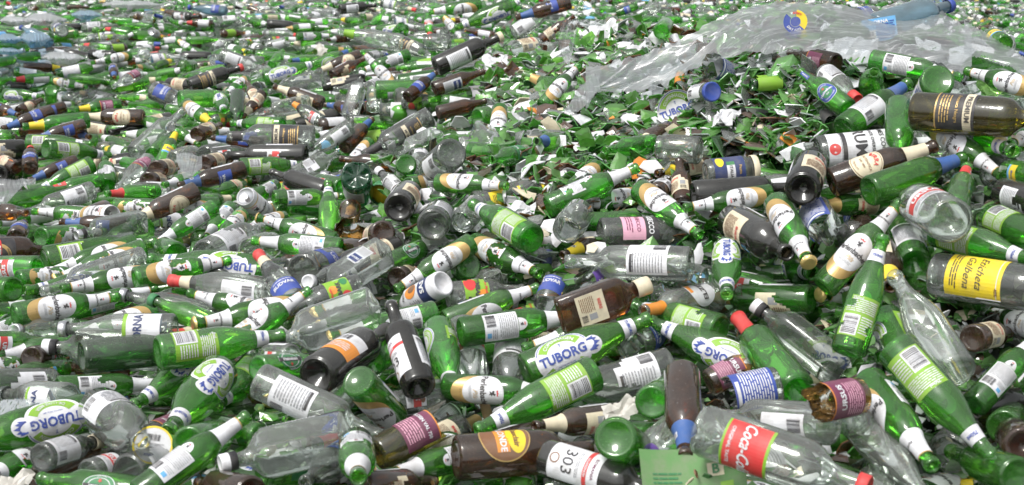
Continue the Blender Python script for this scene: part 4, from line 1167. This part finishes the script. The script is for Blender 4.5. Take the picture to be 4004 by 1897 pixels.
def scatter(n, y0, y1, dz, flat=.12, minsep=0.0):
    Y = np.sqrt(RNG.uniform(y0 ** 2, y1 ** 2, n)); X = RNG.uniform(-.43, .43, n) * Y
    Z = heap(X, Y) + dz + RNG.uniform(-.015, .02, n)
    yaw = RNG.normal(.35, .75, n) + np.where(RNG.random(n) < .45, math.pi, 0); pit = RNG.normal(.05, flat, n)
    return [(X[i], Y[i], Z[i], yaw[i], pit[i]) for i in range(n)]
KP = ['pb', 'pb', 'pb', 'pb', 'gb', 'gb', 'tb', 'tb', 'tb', 'hk', 'br', 'bl', 'cw', 'wd', 'cs', 'sm', 'jr', 'gw', 'gb', 'ww', 'gw', 'ty', 'gb']
near_f = scatter(620, 2.2, 4.6, -.075) + scatter(1100, 4.6, 8.5, -.035) + scatter(800, 8.5, 13, 0.0)
far_f = scatter(3000, 13, 19, .0, .22) + scatter(2200, 19, 27, .0, .2) + scatter(900, 8.5, 13, -.06) + scatter(1500, 4.0, 8.5, -.10) + scatter(500, 2.2, 4.2, -.13)
cand = []
for f in near_f:
    kd = random.choice(KP); L, R = K[kd][:2]; a = np.array([math.cos(f[3]) * math.cos(f[4]), math.sin(f[3]) * math.cos(f[4]), math.sin(f[4])])
    P0 = np.array(f[:3]) - a * L / 2; P1 = P0 + a * L
    px, py, dd = project((P0 + P1) / 2)
    if px < -250 or px > 4250 or py > 2050: continue
    if inside(px, py) and random.random() < .75: continue
    cand.append([kd, P0, P1, R, float(dd)])
# keep fillers off the listed things and off one another: sink or drop those that collide
kept = []; grid = {}
def key(p): return (int(p[0] // .3), int(p[1] // .3))
def put(P, r):
    for p in P: grid.setdefault(key(p), []).append((p, r))
def worst(P, r):
    w = 0
    for p in P:
        kx, ky = key(p)
        for i in (-1, 0, 1):
            for j in (-1, 0, 1):
                for q, rq in grid.get((kx + i, ky + j), ()):
                    d_ = abs(p[0] - q[0])
                    if d_ < .08:
                        dd = math.dist(p, q); w = max(w, r + rq - dd)
    return w
put(list(occ), .03)
for c in sorted(cand, key=lambda c: c[4]):
    kd, P0, P1, R, dd = c; ok = False
    for dz in (0, -.03, -.06, -.09):
        S = [P0 + (P1 - P0) * (k + .5) / 5 + (0, 0, dz) for k in range(5)]
        if worst(S, R * .85) < .012: ok = True; break
    if not ok: continue
    put(S, R); kept.append((kd, P0 + (0, 0, dz), P1 + (0, 0, dz), dd))
quota = dict(beer_bottle=290, wine_bottle=200, spirit_bottle=200, water_bottle=120, small_bottle=120, glass_jar=150, juice_bottle=60)
from collections import Counter
cnt = Counter(K[i['kind']][4] for i in ITEMS)
STUFF = []
ftext = dict(pb='green beer bottle with white neck foil and oval label', gb='plain green beer bottle without labels', tb='large green beer bottle with round green and white label', hk='green beer bottle with dark green oval label', br='brown beer bottle with cream label',
             bl='brown beer bottle with blue label', cw='clear wine bottle with white label', wd='clear sloping water bottle with blue label', cs='clear spirit bottle with white label', sm='small clear bottle with white label', jr='clear glass jar', gw='green wine bottle with white label',
             ww='black wine bottle with cream label', ty='small juice bottle with fruit label')
zone = lambda d: 'wedged low between the nearer bottles' if d < 4.6 else ('in the middle of the heap' if d < 8.5 else 'far back on the heap')
for kd, P0, P1, dd in kept:
    nm = K[kd][4]
    if cnt[nm] < quota.get(nm, 100):
        cnt[nm] += 1
        lb = ftext[kd] + ' ' + zone(dd)
        if dd < 8.5:
            px, py, _ = project((P0 + P1) / 2); fk = dict(m=np.array([px, py]), f=0)
            for kk in range(3):
                rel, c = where(fk, kk); ws = ftext[kd].split(); l2 = ' '.join(ws + ['buried'] + rel.split() + ['the'] + trim(lm(c).split()[:max(4, min(15 - len(ws) - len(rel.split()) - 1, 7))]))
                if l2 not in seen and len(l2.split()) <= 16: lb = l2; seen[l2] = 1; break
        cap = random.choice([None, None, None, 'W', 'S']) if kd in ('wd', 'cs', 'sm', 'cw') else (random.choice([None, None, 'crown']) if kd in ('pb', 'gb') else None)
        build(kd, K[kd][5], K[kd][6], cap, basis(P0, P1, RNG.uniform(-1.8, 1.8)), 1.0, lb, ftext[kd] + 's ' + zone(dd))
    else: STUFF.append((kd, P0, P1, .008 if dd > 9 else .0))
for f in far_f:
    kd = random.choice(KP + ['cw', 'wd', 'cs']); L, R = K[kd][:2]; a = np.array([math.cos(f[3]) * math.cos(f[4]), math.sin(f[3]) * math.cos(f[4]), math.sin(f[4])])
    P0 = np.array(f[:3]) - a * L / 2
    STUFF.append((kd, P0, P0 + a * L, 0))
def low(kd, seg):
    """simple outline of a bottle with its bands of glass, label and neck"""
    o = K[kd][2]; L, R = K[kd][:2]
    if o == 'jar': pr = [(0, 0, 0), (0, .95, 0), (.2, 1, 0), (.75, 1, 0), (.9, .86, 0), (1, .86, 0)]
    elif o in ('slope',): pr = [(0, 0, 0), (0, .9, 0), (.12, 1, 0), (.42, 1, 1), (.6, .86, 0), (.76, .5, 0), (.88, .4, 2), (1, .42, 0)]
    elif o == 'bord': pr = [(0, 0, 0), (0, .9, 0), (.15, 1, 0), (.5, 1, 1), (.64, .97, 0), (.73, .5, 0), (.78, .4, 0), (1, .4, 2)]
    elif o == 'spirit': pr = [(0, 0, 0), (0, .9, 0), (.15, 1, 0), (.5, 1, 1), (.64, .97, 0), (.78, .5, 0), (.86, .36, 0), (1, .4, 2)]
    else: pr = [(0, 0, 0), (0, .9, 0), (.12, 1, 0), (.5, 1, 1), (.6, .97, 0), (.70, .72, 0), (.90, .42, 2), (1, .42, 0)]
    V, Fc = lathe([(z * L, r * R) for z, r, _ in pr], seg)
    band = []
    for k, (z, r, b) in enumerate(pr[1:]): band += [b] * seg
    a = [((i % seg) / seg) for i in range(len(band))]
    out = [b if b != 1 or x < .5 else 0 for b, x in zip(band, a)]
    if len(V) and pr[0][1] == 0: pass
    tri = [list(f) if len(f) == 4 else [f[0], f[1], f[2], f[2]] for f in Fc]
    return np.array(V), np.array(tri), np.array(out)
lowc = {k: (low(k, 10), low(k, 7)) for k in set(KP)}
def joined(name, label, entries):
    Vs = []; Fs = []; Ms = []; off = 0
    gi = dict(glass_green=0, glass_brown=1, glass_clear=2, glass_black=3)
    nkc = ['paper_white', 'ink_gold', 'ink_blue', 'ink_red', 'ink_yellow', 'paper_cream', 'ink_light_blue', 'ink_lime']
    mats = ['glass_green', 'glass_brown', 'glass_clear', 'glass_black'] + nkc
    for kd, P0, P1, _ in entries:
        dd = P0[1]; V, T, M = lowc[kd][0 if dd < 12 else 1]
        B = np.array(basis(P0, P1, random.uniform(0, 6.28)))
        W_ = V @ B[:3, :3].T + B[:3, 3]
        l = random.choice([g] * 12 + [4] * 14 + [9, 9, 10, 11]) if 0 else (4 + random.choice([0] * 14 + [5, 5, 6, 7]) if random.random() < .55 else -1); nn = 4 + (0 if kd == 'pb' else random.choice([0] * 8 + [1, 2, 3, 4, 5, 5])); g = gi.get(K[kd][3], 0)
        l = g if l < 0 else l; nn = nn if random.random() < .65 else g; mm = np.where(M == 0, g, np.where(M == 1, l, nn)); Vs.append(W_); Fs.append(T + off); Ms.append(mm); off += len(V)
    V = np.concatenate(Vs); Q = np.concatenate(Fs); Mi = np.concatenate(Ms)
    me = bpy.data.meshes.new(name); me.vertices.add(len(V)); me.vertices.foreach_set('co', V.ravel())
    isq = Q[:, 2] != Q[:, 3]; n = np.where(isq, 4, 3); st = np.concatenate([[0], np.cumsum(n)[:-1]]); lp = np.concatenate([q[:k] for q, k in zip(Q, n)])
    me.loops.add(len(lp)); me.loops.foreach_set('vertex_index', lp); me.polygons.add(len(Q)); me.polygons.foreach_set('loop_start', st.astype(np.int32)); me.polygons.foreach_set('loop_total', n.astype(np.int32))
    me.polygons.foreach_set('material_index', Mi.astype(np.int32)); me.polygons.foreach_set('use_smooth', np.ones(len(Q), bool))
    for m in mats: me.materials.append(MATS[m])
    me.update(calc_edges=True); me.validate()
    o = obj(name, me); o['kind'] = 'stuff'; o['label'] = label; o['category'] = 'bottles'
far_s = [e for e in STUFF if e[1][1] > 12]; near_s = [e for e in STUFF if e[1][1] <= 12]
joined('distant_bottle_mass', 'mass of small mixed bottles covering the far part of the heap', far_s)
joined('buried_bottle_mass', 'mixed green, brown and clear bottles buried under the top layer', near_s)
# ------------------------------------------------------------------ shards
def shard_mesh(i, size):
    r = random.Random(i); Rc = r.uniform(.030, .048) * max(1, size / .04); n = r.randint(4, 7); pts = []
    el = r.uniform(.45, 1.0)
    for k in range(n):
        a = k / n * 6.283 + r.uniform(-.3, .3); q = size * r.uniform(.45, 1.05); pts.append((q * math.cos(a), q * el * math.sin(a)))
    V = []; Fc = []
    rings = [(0, 1), (.5, n), (1, n)]
    def cv(x, y, off): a = y / Rc; return (x, (Rc + off) * math.sin(a), (Rc + off) * math.cos(a) - Rc)
    for off in (0, .0024):
        V.append(cv(0, 0, off))
        for q in (.5, 1):
            for x, y in pts: V.append(cv(x * q, y * q, off))
    m = 1 + 2 * n
    for b, fl in ((0, 1), (m, 0)):
        for k in range(n):
            k2 = (k + 1) % n; f1 = [b, b + 1 + k, b + 1 + k2]; f2 = [b + 1 + k, b + 1 + n + k, b + 1 + n + k2, b + 1 + k2]
            Fc += [f1[::-1] if fl else f1, f2[::-1] if fl else f2]
    for k in range(n):
        k2 = (k + 1) % n; Fc.append((1 + n + k, 1 + n + k2, m + 1 + n + k2, m + 1 + n + k))
    return V, Fc, pts
SH = {}
RIM = dict(shard_green='rim_green', shard_dark_green='rim_green', shard_clear='rim_clear', shard_brown='rim_brown', shard_olive='rim_brown', paper_white='rim_green')
def rand_mat(r): return r.choices(['shard_green', 'shard_dark_green', 'shard_brown', 'shard_clear', 'paper_white', 'shard_olive'], [46, 5, 11, 19, 17, 2])[0]
shn = dict(shard_green='bright green', shard_dark_green='dark green', shard_brown='brown', shard_clear='clear', paper_white='white paper backed', shard_olive='olive')
pr_ = random.Random(3); tries = 0; made = 0
while made < 290 and tries < 4000:
    tries += 1
    px = pr_.uniform(1500, 3800); py = pr_.uniform(20, 1000)
    if not inside(px, py): continue
    d_ = hit(px, py, .0)
    if d_ > 9: continue
    P = ORI + (d_ - .03) * ray(px, py)
    mt = rand_mat(pr_); var = pr_.randint(0, 9)
    if (var, mt) not in SH:
        V, Fc, _ = shard_mesh(var, .034 + .005 * var); SH[(var, mt)] = mesh('glass_shard', V, Fc, [mt, RIM[mt]], [0] * (len(Fc) - len(_)) + [1] * len(_), False)
    o = obj('glass_shard', SH[(var, mt)]); o.location = P
    o.rotation_euler = (pr_.gauss(.5, .5), pr_.gauss(0, .5), pr_.uniform(0, 6.28)); o.scale = (1, 1, 1)
    band = 'high on' if py < 330 else ('halfway down' if py < 620 else 'at the foot of')
    o['label'] = f"{shn[mt]} curved {'splinter' if var < 5 else 'shard'} loose {band} the broken glass slope"; o['category'] = 'glass shard'; o['group'] = f"{shn[mt]} {'splinters' if var < 5 else 'shards'} {band} the broken slope"
    made += 1
def shard_stuff(name, label, n, area, smin, smax, lift):
    Vs = []; Fs = []; Ms = []; off = 0; mats = ['shard_green', 'shard_dark_green', 'shard_brown', 'shard_clear', 'paper_white', 'shard_olive', 'paper_cream', 'ink_orange', 'rim_green', 'rim_clear', 'rim_brown']
    r = random.Random(len(name)); pro = [shard_mesh(100 + i, 1.0 * .04) for i in range(12)]
    k = 0; t = 0
    px = RNG.uniform(area[0], area[2], n * 3); py = RNG.uniform(area[1], area[3], n * 3)
    ins = inside(px, py) if area[4] else np.ones(len(px), bool)
    for x, y, q in zip(px, py, ins):
        if not q: continue
        k += 1
        if k > n: break
        d_ = hit(x, y, lift)
        if d_ > 14: continue
        P = ORI + d_ * ray(x, y); V, Fc, pp = pro[r.randint(0, 11)]; s = r.uniform(smin, smax) / .04
        Rm = np.array(Matrix.Rotation(r.uniform(0, 6.28), 3, 'Z') @ Matrix.Rotation(r.gauss(.35, .6), 3, 'X') @ Matrix.Rotation(r.gauss(0, .5), 3, 'Y'))
        Vs.append((np.array(V) * s) @ Rm.T + P + (0, 0, r.uniform(-.03, .015))); m = mats.index(rand_mat(r)) if r.random() > .025 else r.choice([6, 6, 6, 7])
        Fs += [tuple(i + off for i in f) for f in Fc]; Ms += [m] * (len(Fc) - len(pp)) + [mats.index(RIM.get(mats[m], 'rim_clear')) if m not in (4, 6, 7) else m] * len(pp); off += len(V)
    me = mesh(name, np.concatenate(Vs), Fs, mats, Ms, False); o = obj(name, me); o['kind'] = 'stuff'; o['label'] = label; o['category'] = 'broken glass'
shard_stuff('crushed_glass', 'crushed green, brown and clear glass covering the slope', 5200, (1500, 0, 3800, 1050, True), .016, .058, .0)
CR0 = CRUSH; CRUSH = np.array([(930, 330), (1250, 250), (1700, 420), (1900, 560), (1700, 700), (1400, 760), (1100, 740), (900, 600)]) * (4004 / 2576)
_in = inside
def inside(px, py, P=None): return _in(px, py, CRUSH if P is None else P)
shard_stuff('broken_pieces', 'broken green and clear pieces strewn over bottles at mid heap', 480, (1400, 350, 3000, 1080, True), .018, .055, .045)
CRUSH = CR0
shard_stuff('glass_crumbs', 'small loose glass pieces between and under the bottles', 6500, (-200, 60, 4200, 2000, False), .010, .038, -.055)
# ------------------------------------------------------------------ plastic sheeting and bags
def film(name, label, cols, lift, amp, seed, mat='film', cat='plastic sheet', nv=26, dmax=5.4, bulge=.0):
    """cols: (x, top y, bottom y) in photograph pixels along the sheet; laid on the heap with creases"""
    nu = 110; xs = np.linspace(cols[0][0], cols[-1][0], nu); tp = np.interp(xs, [c[0] for c in cols], [c[1] for c in cols]); bt = np.interp(xs, [c[0] for c in cols], [c[2] for c in cols])
    r = np.random.default_rng(seed); V = []; ph = r.uniform(0, 6.28, 8); fq = r.uniform(3, 16, 8); sl = r.uniform(-3, 3, 8)
    dtab = np.zeros((nv, nu)); kn = max(6, int((xs[-1] - xs[0]) / 22)); jit = [np.interp(np.linspace(0, 1, nu), np.linspace(0, 1, kn), r.uniform(-1, 1, kn)) * min(9, .12 * max(bt - tp)) for _ in range(2)]
    for j in range(nv):
        for i in range(0, nu):
            dtab[j, i] = min(hit(xs[i], tp[i] + (bt[i] - tp[i]) * j / (nv - 1), .02), dmax)
    for _ in range(6):
        dtab[:, 1:-1] = (dtab[:, :-2] + dtab[:, 2:] + dtab[:, 1:-1] * 2) / 4; dtab[1:-1] = (dtab[:-2] + dtab[2:] + dtab[1:-1] * 2) / 4
    for j in range(nv):
        for i in range(nu):
            u = i / (nu - 1); v = j / (nv - 1); w = sum(abs(math.sin(fq[k] * u * 2 + sl[k] * v * 2 + ph[k])) for k in range(8)) / 8 - .6
            edge = .004 * math.sin(i * 1.9) * math.sin(i * .7) if j in (0, nv - 1) else 0
            d_ = dtab[j, i] - lift - amp * w - bulge * math.sin(math.pi * v) * math.sin(math.pi * u)
            V.append(ORI + d_ * ray(xs[i], tp[i] + (bt[i] - tp[i]) * v + (jit[0][i] if j == 0 else jit[1][i] if j == nv - 1 else 0)) + (0, 0, edge))
    Fc = [(j * nu + i, j * nu + i + 1, (j + 1) * nu + i + 1, (j + 1) * nu + i) for j in range(nv - 1) for i in range(nu - 1)]
    o = obj(name, mesh(name, V, Fc, [mat])); o['label'] = label; o['category'] = cat; return o
film('plastic_sheet', 'wide cloudy plastic sheet draped over the crest of the heap', [(2345, 330, 350), (2500, 215, 350), (2640, 165, 300), (2780, 88, 240), (2900, 32, 205), (3020, 6, 208), (3250, 14, 190), (3420, 42, 200), (3520, 6, 215), (3640, 10, 235), (3700, 55, 255), (3760, 95, 290), (3800, 120, 262)], .20, .06, 4, bulge=.08, dmax=4.75)
film('plastic_sheet', 'thin frayed plastic strip running down beside the crest', [(3770, 90, 210), (3860, 130, 225), (3950, 190, 262), (4050, 260, 330)], .14, .03, 8, dmax=4.6)
film('plastic_sheet', 'smaller cloudy plastic sheet caught among crushed glass', [(2290, 250, 430), (2330, 262, 360), (2420, 235, 365), (2560, 215, 345), (2640, 180, 270), (2740, 175, 255)], .10, .03, 5)
film('plastic_sheet', 'torn plastic tongue hanging down over shards', [(2215, 425, 440), (2260, 350, 440), (2310, 300, 385), (2345, 290, 350)], .13, .02, 6)
film('plastic_bag', 'curled clear plastic bag beside the broken slope', [(2185, 130, 170), (2200, 90, 235), (2225, 78, 262), (2260, 75, 110), (2320, 74, 100), (2370, 80, 95)], .12, .03, 7, cat='plastic bag')
film('plastic_bag', 'crumpled thin bag snagged over a jar in the bottle pile', [(690, 600, 630), (720, 592, 700), (750, 598, 690), (790, 615, 660)], .38, .06, 9, cat='plastic bag', dmax=9)
film('plastic_bag', 'whitish plastic bag among brown and green bottles', [(-20, 700, 800), (30, 705, 790), (90, 700, 730), (140, 700, 718)], .38, .06, 10, cat='plastic bag', dmax=9)
film('plastic_bag', 'crinkled blue printed plastic wrapping under clear bottles', [(-30, 1562, 1650), (60, 1558, 1632), (130, 1572, 1600), (200, 1575, 1592)], .16, .03, 12, mat='plastic_blue', cat='plastic bag', dmax=5)
for q, (x0, y0, x1, y1, lb, mt) in enumerate([(-20, 130, 90, 170, 'pale blue plastic bag at the far edge of the heap', 'bag_blue'), (80, 110, 195, 185, 'large blue plastic bag far back among bottles', 'bag_blue'), (0, 60, 130, 100, 'white plastic bag lying far back on the heap', 'bag_white'),
                                              (100, 50, 260, 95, 'cloudy plastic bag behind the blue bags', 'bag_white'), (-20, 185, 90, 215, 'flat blue plastic bag in front of the pale one', 'bag_blue'), (280, 40, 400, 75, 'long light blue plastic bag on distant bottles', 'bag_blue'), (160, 200, 330, 250, 'clear plastic bag heaped with cloudy jars', 'bag_white'), (400, 0, 640, 34, 'white plastic bag on the far skyline of the heap', 'bag_white')]):
    film('plastic_bag', lb, [(x0, (y0 + y1) / 2 - 4, (y0 + y1) / 2 + 4), (x0 * .7 + x1 * .3, y0, y1), (x0 * .3 + x1 * .7, y0 + (y1 - y0) * .15, y1), (x1, (y0 + y1) / 2, (y0 + y1) / 2 + 6)], 1.3, .35, 20 + q, mt, 'plastic bag', 10, 34, .9)
# flat printed things on and in the heap
def flat_art(name, label, cat, px, py, A, size, rot, lift, mat='paper_white', curl=.0, tilt=None):
    d_ = min(hit(px, py, 0), 4.75) - lift; P = ORI + d_ * ray(px, py); n = -ray(px, py); n /= np.linalg.norm(n); n = n + np.array([0, 0, .12 if lift > .2 else .35]); n /= np.linalg.norm(n)
    z = Vector(n); x = Vector((1, 0, 0)); x = (x - z * x.dot(z)).normalized(); y = z.cross(x); R2 = Matrix.Rotation(math.radians(rot), 3, 'Z')
    M = (Matrix((x, y, z)).transposed() @ R2).to_4x4(); M.translation = Vector(P)
    def mk(items, nm):
        V = []; Fc = []; mats = []; mi = []
        for Pp, f, m, lay in items:
            if m not in mats: mats.append(m)
            b = len(V); V += [(a * size, c * size, curl * (a * size) ** 2 * 8 + .0007 * lay + .0004) for a, c in Pp]; k0 = len(Fc); Fc += [tuple(b + i for i in q) for q in f]; mi += [mats.index(m)] * (len(Fc) - k0)
        return mesh(nm, V, Fc, mats, mi, False)
    o = obj(name, mk(A.P, name)); o.matrix_world = M; o['label'] = label; o['category'] = cat
    if A.T: obj('lettering', mk(A.T, 'lettering'), o)
    return o
A = Art(); A.ell(0, 0, .034, .034, 'ink_blue', 0, 150, 330, .45); A.ell(0, 0, .034, .034, 'ink_yellow', 0, -30, 95, .45); A.ell(0, 0, .014, .014, 'ink_blue', 0); A.text('DRY GIN', 0, 0, .010, 'paper_white', .03, arc=-.025, space=1.1); A.text('BERRY', 0, 0, .009, 'ink_red', .03, arc=.025)
flat_art('round_label', 'round blue and yellow gin label showing on the plastic sheet', 'label', 3110, 85, A, 1.0, -12, .44)
A = Art(); A.rect(-.04, -.028, .04, .028, 'ink_light_blue', 0); A.rect(-.038, -.026, -.01, .0, 'paper_white', 1); A.lines(-.008, -.024, .044, .044, 8, 'ink_blue'); A.text('DORNA', 0, .018, .012, 'paper_white', .03); A.bars(-.036, -.024, .022, .020)
flat_art('wrapper', 'pale blue printed wrapper under the plastic sheet', 'wrapper', 3440, 115, A, 1.25, 8, .22)
A = Art(); T = art('T', .030); A.P = T.P; A.T = T.T
flat_art('loose_label', 'loose round green and white label on shards in mid slope', 'label', 2650, 432, A, 1.4, -70, .07, curl=1.5)
A = Art(0); A.rect(-.09, -.05, .09, .05, 'ink_lime', 0); A.rect(.026, -.004, .054, .020, 'paper_cream', 1); A.text('B', .040, .008, .024, 'ink_green', .03); A.rect(.046, -.040, .068, -.016, 'ink_lime', 1); A.lines(-.07, -.03, .05, .04, 5, 'ink_green')
for V_ in range(1): A.P[0] = (A.P[0][0], A.P[0][1], 'ink_green2', 0) if False else A.P[0]
paint('card_green', (.12, .27, .09), .7, .5); A.P[0] = (A.P[0][0], A.P[0][1], 'card_green', 0)
flat_art('cardboard_sheet', 'flat green cardboard piece with a beige letter B at the front edge', 'cardboard', 2710, 1862, A, .95, 3, .06, curl=.4)
A = Art(); A.ell(0, 0, .033, .033, 'paper_white', 0); A.ell(0, 0, .036, .036, 'ink_yellow', 1, 0, 360, .9); A.bars(-.012, .008, .024, .012); A.text('Kanlux', 0, -.020, .009, 'ink_blue', .03, rot=180); A.lines(-.02, -.012, .04, .016, 5)
flat_art('tin_lid', 'round white lid with yellow rim and barcode', 'lid', 597, 1740, A, 1.0, -5, .18)
rr = random.Random(77)
for px, py, s, mt, lb in [(2480, 203, 1.1, 'paper_white', 'crumpled white paper scrap on the cloudy sheet'), (3330, 205, 1.7, 'paper_white', 'white torn packaging with a red print under the sheet'), (2630, 290, 1.2, 'paper_white', 'pointed white paper beside the orange tube'), (1240, 205, 1.6, 'rag', 'dirty cream rag lying over green bottles'),
                          (1600, 1235, .7, 'rag', 'small whitish rag between the flat flask and jar'), (2840, 455, .8, 'paper_white', 'torn white label paper low on the slope'), (2720, 20, 1.6, 'paper_white', 'large white cardboard corner on the crest'), (2360, 120, 1.4, 'paper_white', 'white broken box inside the curled bag'),
                          (1930, 250, 1.3, 'paper_white', 'white paper shreds beside the dark wine bottle'), (60, 1890, .7, 'rag', 'grey rag scrap at the front corner'), (1350, 720, .6, 'rag', 'pale scrap caught beside the green bases'), (960, 250, 1.4, 'paper_white', 'white carton piece far back on the heap'), (2430, 1600, .8, 'rag', 'crumpled tissue behind the ribbed green base'), (2030, 830, .9, 'paper_white', 'white splattered paper beside the stout bottle')]:
    nn = 9; V = []; d_ = hit(px, py, 0) - .09; P = ORI + d_ * ray(px, py)
    for j in range(nn):
        for i in range(nn):
            u, v = i / 8 - .5, j / 8 - .5; k_ = .010 * s * (math.sin(u * 9 + s * 7 + v * 5) + math.sin(v * 11 - u * 6 + px)); V.append(P + np.array([u * .085 * s + rr.gauss(0, .0016) + v * .02, v * .035 * s * (1 - .5 * u) + rr.gauss(0, .0016), v * .045 * s + .2 * u * .05 + k_ * .8 + rr.gauss(0, .002)]))
    Fc = [(j * nn + i, j * nn + i + 1, (j + 1) * nn + i + 1, (j + 1) * nn + i) for j in range(nn - 1) for i in range(nn - 1) if not ((i, j) in ((0, 0), (7, 7), (0, 7), (7, 0)))]
    o = obj('paper_scrap' if mt != 'rag' else 'rag', mesh('scrap', V, Fc, [mt], None, False)); o['label'] = lb; o['category'] = 'paper' if mt != 'rag' else 'rag'

for q, (dx, dy, mt, lb) in enumerate([(-60, 45, 'shard_green', 'small green chip on the green cardboard near its corner'), (10, 20, 'ink_brown', 'brown dry leaf on the green cardboard'), (55, 30, 'shard_dark_green', 'narrow dark green splinter on the green cardboard'), (-10, 50, 'paper_cream', 'beige flake on the green cardboard'), (-95, 30, 'shard_clear', 'clear chip on the green cardboard edge')]):
    V, Fc, _ = shard_mesh(200 + q, .012); o = obj('glass_chip' if 'shard' in mt else 'dry_leaf', mesh('chip', V, Fc, [mt], None, False)); px, py = 2710 + dx, 1832 + dy
    o.location = ORI + (hit(px, py, 0) - .075) * ray(px, py); o.rotation_euler = (1.0, .1 * q, q * 1.3); o['label'] = lb; o['category'] = 'chip'
